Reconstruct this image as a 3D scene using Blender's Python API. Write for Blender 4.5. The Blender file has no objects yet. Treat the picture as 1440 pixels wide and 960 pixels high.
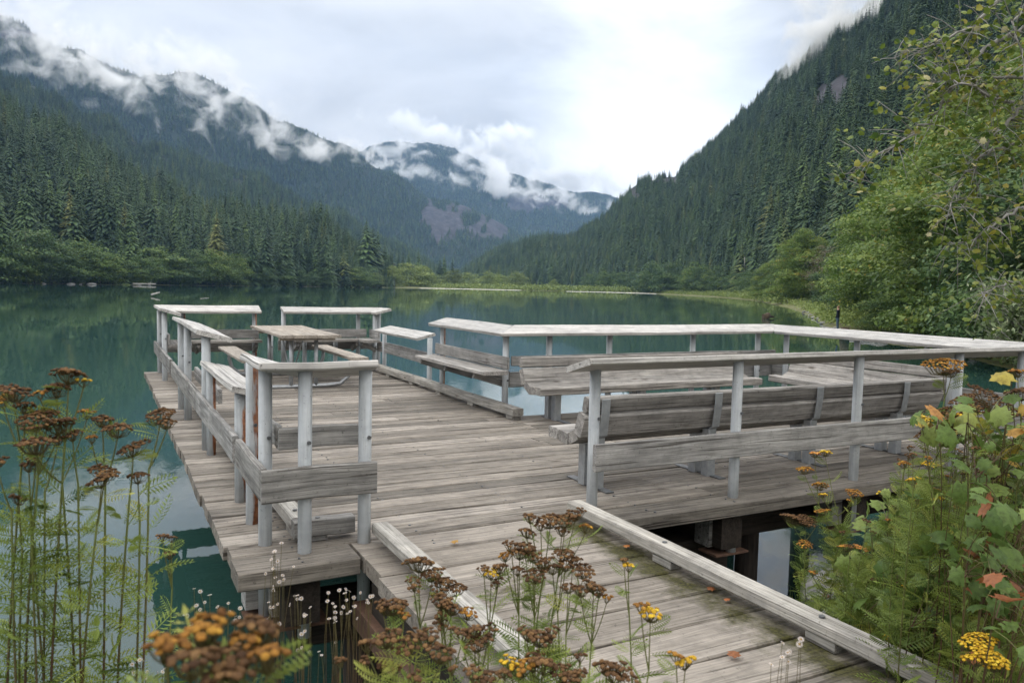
import bpy, math, random
import numpy as np
from mathutils import Vector, Matrix
random.seed(7); rng = np.random.default_rng(11)
C = bpy.context.scene.collection
sc = bpy.context.scene
PI = math.pi
# ------------------------------------------------------------------ camera
DZ = 1.65                      # deck height above the lake
EYE = DZ + 1.55                # eye height above the lake (lake surface z = 0)
FPX = 1103.0
ROLL = math.radians(1.3); PITCH = math.atan(78 / FPX); YAW = math.radians(27.7)
FW = np.array([math.sin(YAW) * math.cos(PITCH), math.cos(YAW) * math.cos(PITCH), -math.sin(PITCH)])
_r = np.array([math.cos(YAW), -math.sin(YAW), 0.0]); _u = np.cross(_r, FW)
RT = _r * math.cos(ROLL) + _u * math.sin(ROLL); UP = _u * math.cos(ROLL) - _r * math.sin(ROLL)
cam_d = bpy.data.cameras.new('camera'); cam = bpy.data.objects.new('camera', cam_d); C.objects.link(cam)
m = Matrix.Identity(4)
for i in range(3):
    m[i][0] = RT[i]; m[i][1] = UP[i]; m[i][2] = -FW[i]
m[2][3] = EYE
cam.matrix_world = m
cam_d.sensor_width = 23.5; cam_d.lens = 18.0; cam_d.clip_start = 0.05; cam_d.clip_end = 20000
cam_d.dof.use_dof = True; cam_d.dof.focus_distance = 6.0; cam_d.dof.aperture_fstop = 4.5
sc.camera = cam
# ------------------------------------------------------------------ sky and sun (overcast)
SUN_EL, SUN_AZ = math.radians(58), math.radians(-55)      # azimuth from +Y towards +X
w = bpy.data.worlds.new('World'); sc.world = w; w.use_nodes = True
nt = w.node_tree; N = nt.nodes; L = nt.links
for n in list(N): N.remove(n)
out = N.new('ShaderNodeOutputWorld'); bg = N.new('ShaderNodeBackground'); bg.inputs[1].default_value = 0.1
sky = N.new('ShaderNodeTexSky'); sky.sky_type = 'NISHITA'; sky.sun_disc = False
sky.sun_elevation = SUN_EL; sky.sun_rotation = SUN_AZ
tc = N.new('ShaderNodeTexCoord')
mp = N.new('ShaderNodeMapping'); mp.inputs['Scale'].default_value = (1.0, 1.0, 2.6); L.new(tc.outputs['Generated'], mp.inputs[0])
n1 = N.new('ShaderNodeTexNoise'); n1.inputs['Scale'].default_value = 2.6; n1.inputs['Detail'].default_value = 7; n1.inputs['Roughness'].default_value = .52
n1.inputs['Distortion'].default_value = .35
L.new(mp.outputs[0], n1.inputs['Vector'])
cr = N.new('ShaderNodeValToRGB'); e = cr.color_ramp.elements
e[0].position = .34; e[0].color = (5.7, 5.55, 5.3, 1); e[1].position = .66; e[1].color = (8.9, 8.6, 8.2, 1)
k = cr.color_ramp.elements.new(.5); k.color = (7.4, 7.2, 6.9, 1)
L.new(n1.outputs['Fac'], cr.inputs[0])
# bright gap in the overcast above the valley mouth
def dirpx(x, y):
    d = FW + RT * (x - 720) / FPX - UP * (y - 480) / FPX
    return d / np.linalg.norm(d)
dd = dirpx(930, 190)
dot = N.new('ShaderNodeVectorMath'); dot.operation = 'DOT_PRODUCT'; dot.inputs[1].default_value = tuple(dd)
L.new(tc.outputs['Generated'], dot.inputs[0])
mr = N.new('ShaderNodeMapRange'); mr.inputs[1].default_value = .972; mr.inputs[2].default_value = 1.0; mr.interpolation_type = 'SMOOTHSTEP'
wob = N.new('ShaderNodeMath'); wob.operation = 'MULTIPLY_ADD'; wob.inputs[1].default_value = .05; 
L.new(n1.outputs['Fac'], wob.inputs[0]); sub = N.new('ShaderNodeMath'); sub.operation = 'SUBTRACT'; sub.inputs[1].default_value = .025
L.new(dot.outputs['Value'], sub.inputs[0]); L.new(sub.outputs[0], wob.inputs[2]); L.new(wob.outputs[0], mr.inputs[0])
mxb = N.new('ShaderNodeMix'); mxb.data_type = 'RGBA'; L.new(mr.outputs[0], mxb.inputs['Factor'])
L.new(cr.outputs[0], mxb.inputs['A']); mxb.inputs['B'].default_value = (13.5, 13.3, 12.9, 1)
mx = N.new('ShaderNodeMix'); mx.data_type = 'RGBA'; mx.inputs['Factor'].default_value = .965
L.new(sky.outputs[0], mx.inputs['A']); L.new(mxb.outputs['Result'], mx.inputs['B'])
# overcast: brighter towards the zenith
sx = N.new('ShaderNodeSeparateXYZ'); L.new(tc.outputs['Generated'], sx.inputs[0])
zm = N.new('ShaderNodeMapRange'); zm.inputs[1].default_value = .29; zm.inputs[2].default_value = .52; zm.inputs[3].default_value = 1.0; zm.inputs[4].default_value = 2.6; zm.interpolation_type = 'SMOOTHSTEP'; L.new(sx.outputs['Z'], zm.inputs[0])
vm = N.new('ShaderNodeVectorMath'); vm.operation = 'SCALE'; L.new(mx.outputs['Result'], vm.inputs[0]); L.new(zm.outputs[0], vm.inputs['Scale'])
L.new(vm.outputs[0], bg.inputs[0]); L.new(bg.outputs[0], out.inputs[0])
sun_d = bpy.data.lights.new('sun', 'SUN'); sun = bpy.data.objects.new('sun', sun_d); C.objects.link(sun)
sun_d.energy = 1.0; sun_d.angle = math.radians(40); sun_d.color = (1, .97, .92)
sv = Vector((math.sin(SUN_AZ) * math.cos(SUN_EL), math.cos(SUN_AZ) * math.cos(SUN_EL), math.sin(SUN_EL)))
sun.rotation_euler = sv.to_track_quat('Z', 'Y').to_euler()
vs = sc.view_settings; vs.view_transform = 'Standard'; vs.look = 'None'; vs.gamma = 1; vs.exposure = 0.40; vs.use_curve_mapping = False
try:
    sc.cycles.max_bounces = 10; sc.cycles.diffuse_bounces = 3; sc.cycles.glossy_bounces = 3; sc.cycles.transmission_bounces = 3
    sc.cycles.volume_bounces = 8; sc.cycles.transparent_max_bounces = 8; sc.cycles.use_denoising = True
    sc.cycles.volume_step_rate = 0.5; sc.cycles.volume_max_steps = 128
except Exception: pass

# ------------------------------------------------------------------ helpers
def W(px, py, dist):
    "world point seen at photo pixel (1440x960) at a horizontal distance"
    d = FW + RT * (px - 720) / FPX - UP * (py - 480) / FPX
    t = dist / math.hypot(d[0], d[1])
    return np.array([d[0] * t, d[1] * t, EYE + d[2] * t])
def AZ(px, d, z=0.0):
    "point at bearing of pixel column px, horizontal distance d and height z"
    p = W(px, 400 + .0227 * (px - 720), d); return np.array([p[0], p[1], z])
def tag(o, label=None, cat=None, group=None, kind=None):
    if label: o['label'] = label
    if cat: o['category'] = cat
    if group: o['group'] = group
    if kind: o['kind'] = kind
    return o
def thing(name, loc, label, cat, group=None, rz=0):
    o = bpy.data.objects.new(name, None); C.objects.link(o); o.location = Vector([float(x) for x in loc]); o.rotation_euler = (0, 0, rz)
    o.empty_display_size = .2
    return tag(o, label, cat, group)
def link_mesh(name, me, mat, parent=None):
    if mat is not None:
        me.materials.clear()
        for mm in (mat if isinstance(mat, (list, tuple)) else [mat]): me.materials.append(mm)
    o = bpy.data.objects.new(name, me); C.objects.link(o)
    if parent is not None: o.parent = parent
    return o
def mesh_np(name, V, F, mat, parent=None, attrs=None, smooth=False, midx=None):
    "V (n,3); F: list of arrays (m,k) of equal k or one array"
    V = np.asarray(V, dtype=np.float32)
    Fs = F if isinstance(F, list) else [F]
    Fs = [np.asarray(f, dtype=np.int32) for f in Fs if len(f)]
    me = bpy.data.meshes.new(name)
    me.vertices.add(len(V)); me.vertices.foreach_set('co', V.ravel())
    nl = sum(f.size for f in Fs); npoly = sum(len(f) for f in Fs)
    me.loops.add(nl); me.polygons.add(npoly)
    me.loops.foreach_set('vertex_index', np.concatenate([f.ravel() for f in Fs]))
    tot = np.concatenate([np.full(len(f), f.shape[1], np.int32) for f in Fs])
    st = np.concatenate([[0], np.cumsum(tot)[:-1]]).astype(np.int32)
    me.polygons.foreach_set('loop_start', st); me.polygons.foreach_set('loop_total', tot)
    if midx is not None: me.polygons.foreach_set('material_index', np.asarray(midx, np.int32))
    if smooth: me.polygons.foreach_set('use_smooth', np.ones(npoly, bool))
    me.update(calc_edges=True)
    for k, v in (attrs or {}).items():
        v = np.asarray(v, np.float32)
        if v.ndim == 1:
            a = me.attributes.new(k, 'FLOAT', 'POINT'); a.data.foreach_set('value', v)
        elif v.shape[1] == 3:
            a = me.attributes.new(k, 'FLOAT_VECTOR', 'POINT'); a.data.foreach_set('vector', v.ravel())
    return link_mesh(name, me, mat, parent)
class MB:
    "collects timbers, boxes and tubes into one mesh; gr = grain coordinates, tn = tone of each piece"
    def __init__(s, origin=(0, 0, 0)):
        s.v = []; s.f = []; s.gr = []; s.tn = []; s.o = np.array(origin, float)
    def timber(s, p0, p1, w, h, up=(0, 0, 1), ch=.006, seg=1, jit=0.0, tone=None, cut0=0, cut1=0):
        p0 = np.array(p0, float); p1 = np.array(p1, float); a = p1 - p0; ln = np.linalg.norm(a); a /= ln
        u = np.array(up, float); u -= a * (u @ a); u /= np.linalg.norm(u); sd = np.cross(a, u)
        off = np.array([random.uniform(0, 60), random.uniform(0, 20), random.uniform(0, 20)])
        tn = random.random() if tone is None else tone
        hw, hh = w / 2, h / 2; c = min(ch, hw * .4, hh * .4)
        sec = [(-hw, -hh + c), (-hw, hh - c), (-hw + c, hh), (hw - c, hh), (hw, hh - c), (hw, -hh + c), (hw - c, -hh), (-hw + c, -hh)]
        b0 = len(s.v); ph = random.uniform(0, 9)
        for i in range(seg + 1):
            t = i / seg
            j1 = math.sin(t * 5 + ph) * jit; j2 = math.sin(t * 7.3 + ph * 2) * jit
            for (x, y) in sec:
                cut = cut0 * (1 - t) + cut1 * t
                pos = p0 + a * (ln * t + cut * x) + sd * (x + j1) + u * (y + j2)
                s.v.append(pos - s.o); s.gr.append(np.array([ln * t, x, y]) + off); s.tn.append(tn)
        for i in range(seg):
            for q in range(8):
                A = b0 + i * 8 + q; B = b0 + i * 8 + (q + 1) % 8
                s.f.append((A, B, B + 8, A + 8))
        s.f.append(tuple(b0 + q for q in range(7, -1, -1))); e = b0 + seg * 8
        s.f.append(tuple(e + q for q in range(8)))
        return s
    def tube(s, pts, rad, n=12, caps=True, tone=None):
        pts = [np.array(p, float) for p in pts]
        if not isinstance(rad, (list, tuple)): rad = [rad] * len(pts)
        b0 = len(s.v); tn = random.random() if tone is None else tone; off = random.uniform(0, 40)
        dirs = [pts[min(i + 1, len(pts) - 1)] - pts[max(i - 1, 0)] for i in range(len(pts))]
        ref = np.array([0, 0, 1.0]) if abs(dirs[0][2]) < .9 * np.linalg.norm(dirs[0]) else np.array([1.0, 0, 0])
        ln = 0
        for i, p in enumerate(pts):
            d = dirs[i] / np.linalg.norm(dirs[i]); x = np.cross(d, ref); x /= np.linalg.norm(x); y = np.cross(d, x); ref = np.cross(x, d)
            if i: ln += np.linalg.norm(p - pts[i - 1])
            for k in range(n):
                an = 2 * PI * k / n
                s.v.append(p + (x * math.cos(an) + y * math.sin(an)) * rad[i] - s.o)
                s.gr.append(np.array([ln + off, math.cos(an) * rad[i], math.sin(an) * rad[i]])); s.tn.append(tn)
        for i in range(len(pts) - 1):
            for k in range(n):
                a = b0 + i * n + k; b = b0 + i * n + (k + 1) % n
                s.f.append((a, a + n, b + n, b))
        if caps:
            s.f.append(tuple(b0 + k for k in range(n))); e = b0 + (len(pts) - 1) * n
            s.f.append(tuple(e + k for k in range(n - 1, -1, -1)))
        return s
    def build(s, name, mat, parent=None, smooth=False):
        me = bpy.data.meshes.new(name); me.from_pydata([tuple(map(float, v)) for v in s.v], [], s.f)
        a = me.attributes.new('gr', 'FLOAT_VECTOR', 'POINT'); a.data.foreach_set('vector', np.array(s.gr, np.float32).ravel())
        a = me.attributes.new('tn', 'FLOAT', 'POINT'); a.data.foreach_set('value', np.array(s.tn, np.float32))
        if smooth:
            me.polygons.foreach_set('use_smooth', np.array([len(p.vertices) == 4 for p in me.polygons], bool))
        me.update()
        return link_mesh(name, me, mat, parent)
def copy_tree(o, parent=None):
    c = o.copy(); C.objects.link(c)
    if parent is not None: c.parent = parent
    for ch in list(o.children): copy_tree(ch, c)
    return c
# numpy value noise
_perm = rng.random((64, 64, 64)).astype(np.float32)
def vnoise(P):
    P = np.asarray(P, float); i = np.floor(P).astype(int); f = P - i; f = f * f * (3 - 2 * f); r = 0
    for a in (0, 1):
        for b in (0, 1):
            for c in (0, 1):
                wgt = (f[..., 0] if a else 1 - f[..., 0]) * (f[..., 1] if b else 1 - f[..., 1]) * (f[..., 2] if c else 1 - f[..., 2])
                r = r + wgt * _perm[(i[..., 0] + a) % 64, (i[..., 1] + b) % 64, (i[..., 2] + c) % 64]
    return r * 2 - 1
def fbm(P, o=4):
    P = np.asarray(P, float); r = 0; a = 1; s = 0
    for k in range(o):
        r = r + a * vnoise(P + 17.3 * k); s += a; a *= .5; P = P * 2.03
    return r / s

# ------------------------------------------------------------------ materials
def mat_new(name):
    mt = bpy.data.materials.new(name); mt.use_nodes = True
    n = mt.node_tree.nodes; l = mt.node_tree.links
    p = n['Principled BSDF']; p.inputs['Specular IOR Level'].default_value = .3
    return mt, n, l, p
def ramp(n, stops):
    r = n.new('ShaderNodeValToRGB'); el = r.color_ramp.elements
    while len(el) < len(stops): el.new(.5)
    for q, (ps, c) in zip(el, stops):
        q.position = ps; q.color = (*c, 1) if len(c) == 3 else c
    return r
def mix(n, l, fac, a, b, mode='MIX'):
    x = n.new('ShaderNodeMix'); x.data_type = 'RGBA'; x.blend_type = mode
    for s, v in (('Factor', fac), ('A', a), ('B', b)):
        if hasattr(v, 'is_output') or hasattr(v, 'links'): l.new(v, x.inputs[s])
        elif s == 'Factor': x.inputs[s].default_value = v
        else: x.inputs[s].default_value = (*v, 1)
    return x.outputs['Result']
def noise_tex(n, l, vec, scale, detail=4, rough=.55, dist=0, sv=None):
    if sv is not None:
        mpn = n.new('ShaderNodeMapping'); mpn.inputs['Scale'].default_value = sv; l.new(vec, mpn.inputs[0]); vec = mpn.outputs[0]
    t = n.new('ShaderNodeTexNoise'); t.inputs['Scale'].default_value = scale; t.inputs['Detail'].default_value = detail
    t.inputs['Roughness'].default_value = rough; t.inputs['Distortion'].default_value = dist; l.new(vec, t.inputs['Vector'])
    return t.outputs['Fac']
def wood(name, dark, light, tone=.35, crack=.6, moss=None, stain=.35, spec=.25, rough=.8):
    mt, n, l, p = mat_new(name)
    at = n.new('ShaderNodeAttribute'); at.attribute_name = 'gr'; v = at.outputs['Vector']
    tn = n.new('ShaderNodeAttribute'); tn.attribute_name = 'tn'
    geo = n.new('ShaderNodeNewGeometry')
    g1 = noise_tex(n, l, v, 1, 6, .6, .6, (2.0, 26, 26)); g2 = noise_tex(n, l, v, 1, 5, .65, .2, (2.5, 120, 120))
    md = tuple((a + b) / 2 for a, b in zip(dark, light))
    c = ramp(n, [(.28, dark), (.5, md), (.72, light)]); l.new(g1, c.inputs[0])
    c2 = ramp(n, [(.35, (.55, .55, .55)), (.62, (1.12, 1.12, 1.12))]); l.new(g2, c2.inputs[0])
    col = mix(n, l, .75, c.outputs[0], c2.outputs[0], 'MULTIPLY')
    # piece-to-piece tone
    tr = ramp(n, [(0, (1 - tone, 1 - tone, 1 - tone * 1.02)), (.5, (1, .985, .96)), (1, (1 + tone, 1 + tone, 1 + tone))]); l.new(tn.outputs['Fac'], tr.inputs[0])
    col = mix(n, l, 1, col, tr.outputs[0], 'MULTIPLY')
    # weather checks along the grain
    ck = noise_tex(n, l, v, 1, 3, .5, .9, (.8, 42, 42)); ckr = ramp(n, [(.60, (1, 1, 1)), (.66, (.25, .23, .22))]); l.new(ck, ckr.inputs[0])
    col = mix(n, l, crack, col, ckr.outputs[0], 'MULTIPLY')
    # knots
    mpk = n.new('ShaderNodeMapping'); mpk.inputs['Scale'].default_value = (1.7, 5.5, 5.5); l.new(v, mpk.inputs[0])
    vo = n.new('ShaderNodeTexVoronoi'); vo.inputs['Scale'].default_value = 1; l.new(mpk.outputs[0], vo.inputs['Vector'])
    kr = ramp(n, [(.05, (.3, .27, .25)), (.09, (.75, .72, .7)), (.14, (1, 1, 1))]); l.new(vo.outputs['Distance'], kr.inputs[0])
    col = mix(n, l, .8, col, kr.outputs[0], 'MULTIPLY')
    # blotchy stains in place
    st = noise_tex(n, l, geo.outputs['Position'], 1.7, 5, .6, .3); sr = ramp(n, [(.33, (.5, .5, .52)), (.55, (1, 1, 1))]); l.new(st, sr.inputs[0])
    col = mix(n, l, stain, col, sr.outputs[0], 'MULTIPLY')
    fs = noise_tex(n, l, geo.outputs['Position'], 38, 3, .6); fr = ramp(n, [(.62, (1, 1, 1)), (.74, (.35, .34, .32))]); l.new(fs, fr.inputs[0])
    col = mix(n, l, .75, col, fr.outputs[0], 'MULTIPLY')
    bl = noise_tex(n, l, geo.outputs['Position'], 9, 5, .65); br = ramp(n, [(.3, (.72, .72, .72)), (.5, (1, 1, 1)), (.7, (1.14, 1.13, 1.12))]); l.new(bl, br.inputs[0])
    col = mix(n, l, .8, col, br.outputs[0], 'MULTIPLY')
    if moss:
        sep = n.new('ShaderNodeSeparateXYZ'); l.new(geo.outputs['Position'], sep.inputs[0])
        d = n.new('ShaderNodeMath'); d.operation = 'SUBTRACT'; l.new(sep.outputs['X'], d.inputs[0]); d.inputs[1].default_value = moss[0]
        ab = n.new('ShaderNodeMath'); ab.operation = 'ABSOLUTE'; l.new(d.outputs[0], ab.inputs[0])
        mn = noise_tex(n, l, geo.outputs['Position'], 5, 6, .7)
        ad = n.new('ShaderNodeMath'); ad.operation = 'MULTIPLY_ADD'; ad.inputs[1].default_value = -.55; l.new(mn, ad.inputs[0]); 
        l.new(ab.outputs[0], ad.inputs[2])
        mrn = n.new('ShaderNodeMapRange'); mrn.inputs[1].default_value = -.13; mrn.inputs[2].default_value = -.27; l.new(ad.outputs[0], mrn.inputs[0])
        mc = ramp(n, [(.35, (.028, .026, .014)), (.7, (.075, .072, .022))]); l.new(noise_tex(n, l, geo.outputs['Position'], 60, 3), mc.inputs[0])
        col = mix(n, l, mrn.outputs[0], col, mc.outputs[0])
    l.new(col, p.inputs['Base Color']); p.inputs['Roughness'].default_value = rough; p.inputs['Specular IOR Level'].default_value = spec
    ad2 = n.new('ShaderNodeMath'); ad2.operation = 'ADD'; l.new(g1, ad2.inputs[0]); l.new(g2, ad2.inputs[1])
    ad3 = n.new('ShaderNodeMath'); ad3.operation = 'MULTIPLY_ADD'; ad3.inputs[1].default_value = -2.0
    ckm = n.new('ShaderNodeMapRange'); ckm.inputs[1].default_value = .58; ckm.inputs[2].default_value = .68; l.new(ck, ckm.inputs[0])
    l.new(ckm.outputs[0], ad3.inputs[0]); l.new(ad2.outputs[0], ad3.inputs[2])
    b = n.new('ShaderNodeBump'); b.inputs['Strength'].default_value = .5; b.inputs['Distance'].default_value = .004
    l.new(ad3.outputs[0], b.inputs['Height']); l.new(b.outputs[0], p.inputs['Normal'])
    return mt
M = {}
M['deck'] = wood('weathered_deck_wood', (.115, .102, .09), (.315, .288, .254), .42, .95)
M['ramp'] = wood('ramp_wood', (.165, .147, .128), (.305, .277, .244), .25, .55, moss=(2.72,), stain=.25)
M['board'] = wood('grey_board_wood', (.15, .147, .142), (.375, .37, .36), .22, .8, stain=.55)
M['cap'] = wood('bleached_cap_wood', (.28, .275, .265), (.58, .57, .555), .2, .8, stain=.25, spec=.5, rough=.55)
M['kerb'] = wood('kerb_wood', (.21, .20, .183), (.48, .465, .43), .2, .65, stain=.3)
M['bench'] = wood('bench_wood', (.155, .147, .138), (.40, .385, .365), .22, .75, stain=.35)
M['table'] = wood('table_wood', (.22, .195, .17), (.46, .42, .37), .15, .5, stain=.25)
M['pile'] = wood('creosote_pile_wood', (.012, .01, .008), (.05, .04, .033), .2, .4)
def simple(name, c0, c1, scale=8, rough=.6, metal=0, bump=0, spec=.3, c2=None, thr=(.55, .7), sc2=3):
    mt, n, l, p = mat_new(name); geo = n.new('ShaderNodeNewGeometry')
    r = ramp(n, [(.3, c0), (.7, c1)]); f = noise_tex(n, l, geo.outputs['Position'], scale, 6, .6); l.new(f, r.inputs[0]); col = r.outputs[0]
    if c2:
        r2 = ramp(n, [(thr[0], (0, 0, 0)), (thr[1], (1, 1, 1))]); l.new(noise_tex(n, l, geo.outputs['Position'], sc2, 6, .65), r2.inputs[0])
        col = mix(n, l, r2.outputs[0], col, c2)
    l.new(col, p.inputs['Base Color']); p.inputs['Roughness'].default_value = rough; p.inputs['Metallic'].default_value = metal
    p.inputs['Specular IOR Level'].default_value = spec
    if bump:
        b = n.new('ShaderNodeBump'); b.inputs['Strength'].default_value = .6; b.inputs['Distance'].default_value = bump
        l.new(f, b.inputs['Height']); l.new(b.outputs[0], p.inputs['Normal'])
    return mt
# painted steel posts with rust running down the right-hand faces of some
def steel(name, rusty):
    mt, n, l, p = mat_new(name); geo = n.new('ShaderNodeNewGeometry')
    r = ramp(n, [(.3, (.31, .335, .355)), (.7, (.43, .455, .475))]); l.new(noise_tex(n, l, geo.outputs['Position'], 7, 5, .6), r.inputs[0]); col = r.outputs[0]
    sp = ramp(n, [(.64, (1, 1, 1)), (.72, (.42, .40, .37))]); l.new(noise_tex(n, l, geo.outputs['Position'], 55, 3, .6), sp.inputs[0])
    col = mix(n, l, .7, col, sp.outputs[0], 'MULTIPLY')
    dv = n.new('ShaderNodeMapping'); dv.inputs['Scale'].default_value = (30, 30, 1.6); l.new(geo.outputs['Position'], dv.inputs[0])
    dr = ramp(n, [(.40, (.52, .50, .46)), (.56, (1, 1, 1))]); l.new(noise_tex(n, l, dv.outputs[0], 1, 5, .65), dr.inputs[0])
    col = mix(n, l, .4, col, dr.outputs[0], 'MULTIPLY')
    if rusty:
        mpn = n.new('ShaderNodeMapping'); mpn.inputs['Scale'].default_value = (16, 16, 2.2); l.new(geo.outputs['Position'], mpn.inputs[0])
        f = noise_tex(n, l, mpn.outputs[0], 1, 5, .65)
        dt = n.new('ShaderNodeVectorMath'); dt.operation = 'DOT_PRODUCT'; dt.inputs[1].default_value = (.85, -.45, 0); l.new(geo.outputs['Normal'], dt.inputs[0])
        ad = n.new('ShaderNodeMath'); ad.operation = 'MULTIPLY_ADD'; ad.inputs[1].default_value = .45; l.new(dt.outputs['Value'], ad.inputs[0]); l.new(f, ad.inputs[2])
        rr = ramp(n, [(.68, (0, 0, 0)), (.8, (1, 1, 1))]); l.new(ad.outputs[0], rr.inputs[0])
        rc = ramp(n, [(.3, (.06, .02, .009)), (.55, (.2, .075, .03)), (.8, (.26, .17, .10))]); l.new(noise_tex(n, l, geo.outputs['Position'], 23, 4), rc.inputs[0])
        col = mix(n, l, rr.outputs[0], col, rc.outputs[0])
    l.new(col, p.inputs['Base Color']); p.inputs['Roughness'].default_value = .5
    return mt
M['steel'] = steel('grey_painted_steel', False); M['rusty'] = steel('rusting_painted_steel', True)
M['galv'] = simple('galvanised_pipe', (.30, .32, .34), (.42, .44, .46), 20, .45, .6)
M['bolt'] = simple('dark_bolt_steel', (.08, .085, .09), (.16, .165, .17), 30, .5, .5)
M['rust'] = simple('rust_plate', (.05, .028, .02), (.12, .068, .045), 14, .85)
M['concrete'] = simple('weathered_concrete', (.22, .22, .215), (.36, .355, .345), 6, .9, bump=.01)
M['rock'] = simple('shore_rock', (.10, .10, .10), (.34, .335, .325), 3, .9, bump=.03, c2=(.05, .06, .025), thr=(.56, .68), sc2=2)
M['log'] = simple('bleached_driftwood', (.25, .235, .21), (.52, .50, .47), 5, .85, bump=.01)
M['stump'] = simple('dark_stump_wood', (.03, .022, .016), (.10, .075, .05), 6, .9, bump=.02)
# ------------------------------------------------------------------ the dock (x along the planks, y along the dock, heights from the deck + DZ)
def P(x, y, h): return np.array([x, y, DZ + h])
XL, XR, YN, YM, YF, XE = .62, 4.44, 4.23, 8.12, 14.17, 9.06
DO = P(2.5, 9, 0)
dock = thing('fishing_dock', DO, 'grey weathered plank dock standing on piles in the teal lake', 'dock')
mb = MB(DO); y = YN; wn = .19
k = 0
while y < YF - .05:
    wdt = random.choice([.185, .19, .195]) if k else .26
    th = .10 if k == 0 else .085
    top = random.uniform(-.004, .003)
    x0 = XL + random.uniform(-.012, .012); xe = (XE if y < YM - .1 else XR) + random.uniform(-.012, .012)
    cuts = [x0]
    if xe > 6: cuts += [random.choice([3.9, 4.6, 5.2, 4.2]) + random.uniform(-.05, .05)]
    elif random.random() < .35: cuts += [random.uniform(1.6, 3.4)]
    cuts += [xe]
    if k == 0: cuts = [XL, 1.285, 2.945, XE]
    for a, b in zip(cuts[:-1], cuts[1:]):
        if k == 0 and a == 1.285: continue
        mb.timber(P(a + .002, y + wdt / 2, top - th / 2), P(b - .002, y + wdt / 2, top - th / 2), wdt, th, ch=.008, seg=max(2, int((b - a) / .5)), jit=.0025)
    y += wdt + random.uniform(.012, .021); k += 1
mb.build('deck', M['deck'], dock)
nb_ = MB(DO); yq = YN + .05
while yq < YF - .1:
    for xq in (.98, 1.75, 2.6, 3.4, 4.12, 4.9, 5.6, 6.4, 7.2, 8.0, 8.85):
        if xq < (XE if yq < YM - .1 else XR):
            for dq in (0, .075):
                if random.random() < .8: c = P(xq + random.uniform(-.02, .02), yq + dq + random.uniform(-.012, .012), .0); nb_.tube([c - [0, 0, .01], c + [0, 0, .0035]], random.uniform(.006, .010), 6)
    yq += .2055
tag(nb_.build('nail_heads', M['bolt'], dock), kind='stuff')
# toe kerbs on spacer blocks
def kerb(p0, p1, parent, origin, w=.10, h=.09, lift=.045, step=1.1, mat='kerb', gaps=2.4):
    p0 = np.array(p0, float); p1 = np.array(p1, float); d = p1 - p0; ln = np.linalg.norm(d); d /= ln
    nb = max(1, round(ln / gaps)); L_ = ln / nb
    for i in range(nb):
        b = MB(origin); b.timber(p0 + d * (i * L_ + .003) + [0, 0, lift + h / 2], p0 + d * ((i + 1) * L_ - .003) + [0, 0, lift + h / 2], w, h, ch=.008, seg=4, jit=.003)
        b.build('kerb', M[mat], parent)
    q = .12
    while q < ln:
        c = p0 + d * q; MB(origin).timber(c - d * .08 + [0, 0, lift / 2 + .001], c + d * .08 + [0, 0, lift / 2 + .001], w * .8, lift - .002, ch=.003, tone=.1).build('spacer_block', M[mat], parent); q += step
    q = .15
    while q < ln:
        c = p0 + d * q + [0, 0, lift + h]; MB(origin).tube([c - [0, 0, .01], c + [0, 0, .007]], .014, 8).build('bolt', M['bolt'], parent); q += step
kerb(P(4.26, 7.92, 0), P(4.26, 13.9, 0), dock, DO, w=.14)
kerb(P(1.05, 4.70, 0), P(1.05, 13.8, 0), dock, DO, w=.11, h=.085)
kerb(P(.99, 4.64, 0), P(1.36, 4.64, 0), dock, DO, w=.10, h=.10, lift=.03, gaps=.5, mat='board')
# under structure
for x in (.98, 2.6, 4.18): MB(DO).timber(P(x, 4.34, -.24), P(x, 14.05, -.24), .2, .28, seg=6, jit=.004).build('beam', M['pile'], dock)
for x in (5.6, 7.2, 8.85): MB(DO).timber(P(x, 4.36, -.24), P(x, 8.06, -.24), .2, .28, seg=4, jit=.004).build('beam', M['pile'], dock)
for yy, xs in ((4.75, (1.5, 2.6)), (9.2, (1.9, 4.0)), (13.8, (1.9, 4.0))):
    MB(DO).timber(P(1.0, yy, -.52), P(4.38, yy, -.52), .26, .26, seg=3, jit=.004).build('cross_beam', M['pile'], dock)
    for x in xs: MB(DO).tube([P(x, yy, -.4), P(x, yy, -4)], [.155, .17], 14).build('pile', M['pile'], dock, True)
for yy in (5.05, 7.6):
    MB(DO).timber(P(3.1, yy, -.46), P(8.98, yy, -.46), .2, .2, seg=3).build('cross_beam', M['pile'], dock)
    for x, pr_ in ((4.62, .15), (5.05, .1), (7.2, .13), (8.6, .13)):
        MB(DO).tube([P(x, yy, -.4), P(x, yy, -4)], [pr_, pr_ * 1.05], 14).build('pile', M['pile'], dock, True)
for (x, yy) in ((4.22, 4.42), (5.55, 4.42), (6.86, 4.42), (1.02, 4.5), (.9, 4.66)):
    MB(DO).timber(P(x - .18, yy + .02, -.43), P(x + .14, yy + .02, -.43), .2, .016).build('bracket_plate', M['rust'], dock)
    MB(DO).timber(P(x - .17, yy + .1, -.26), P(x - .04, yy + .1, -.26), .16, .26).build('mounting_block', M['board'], dock)
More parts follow.
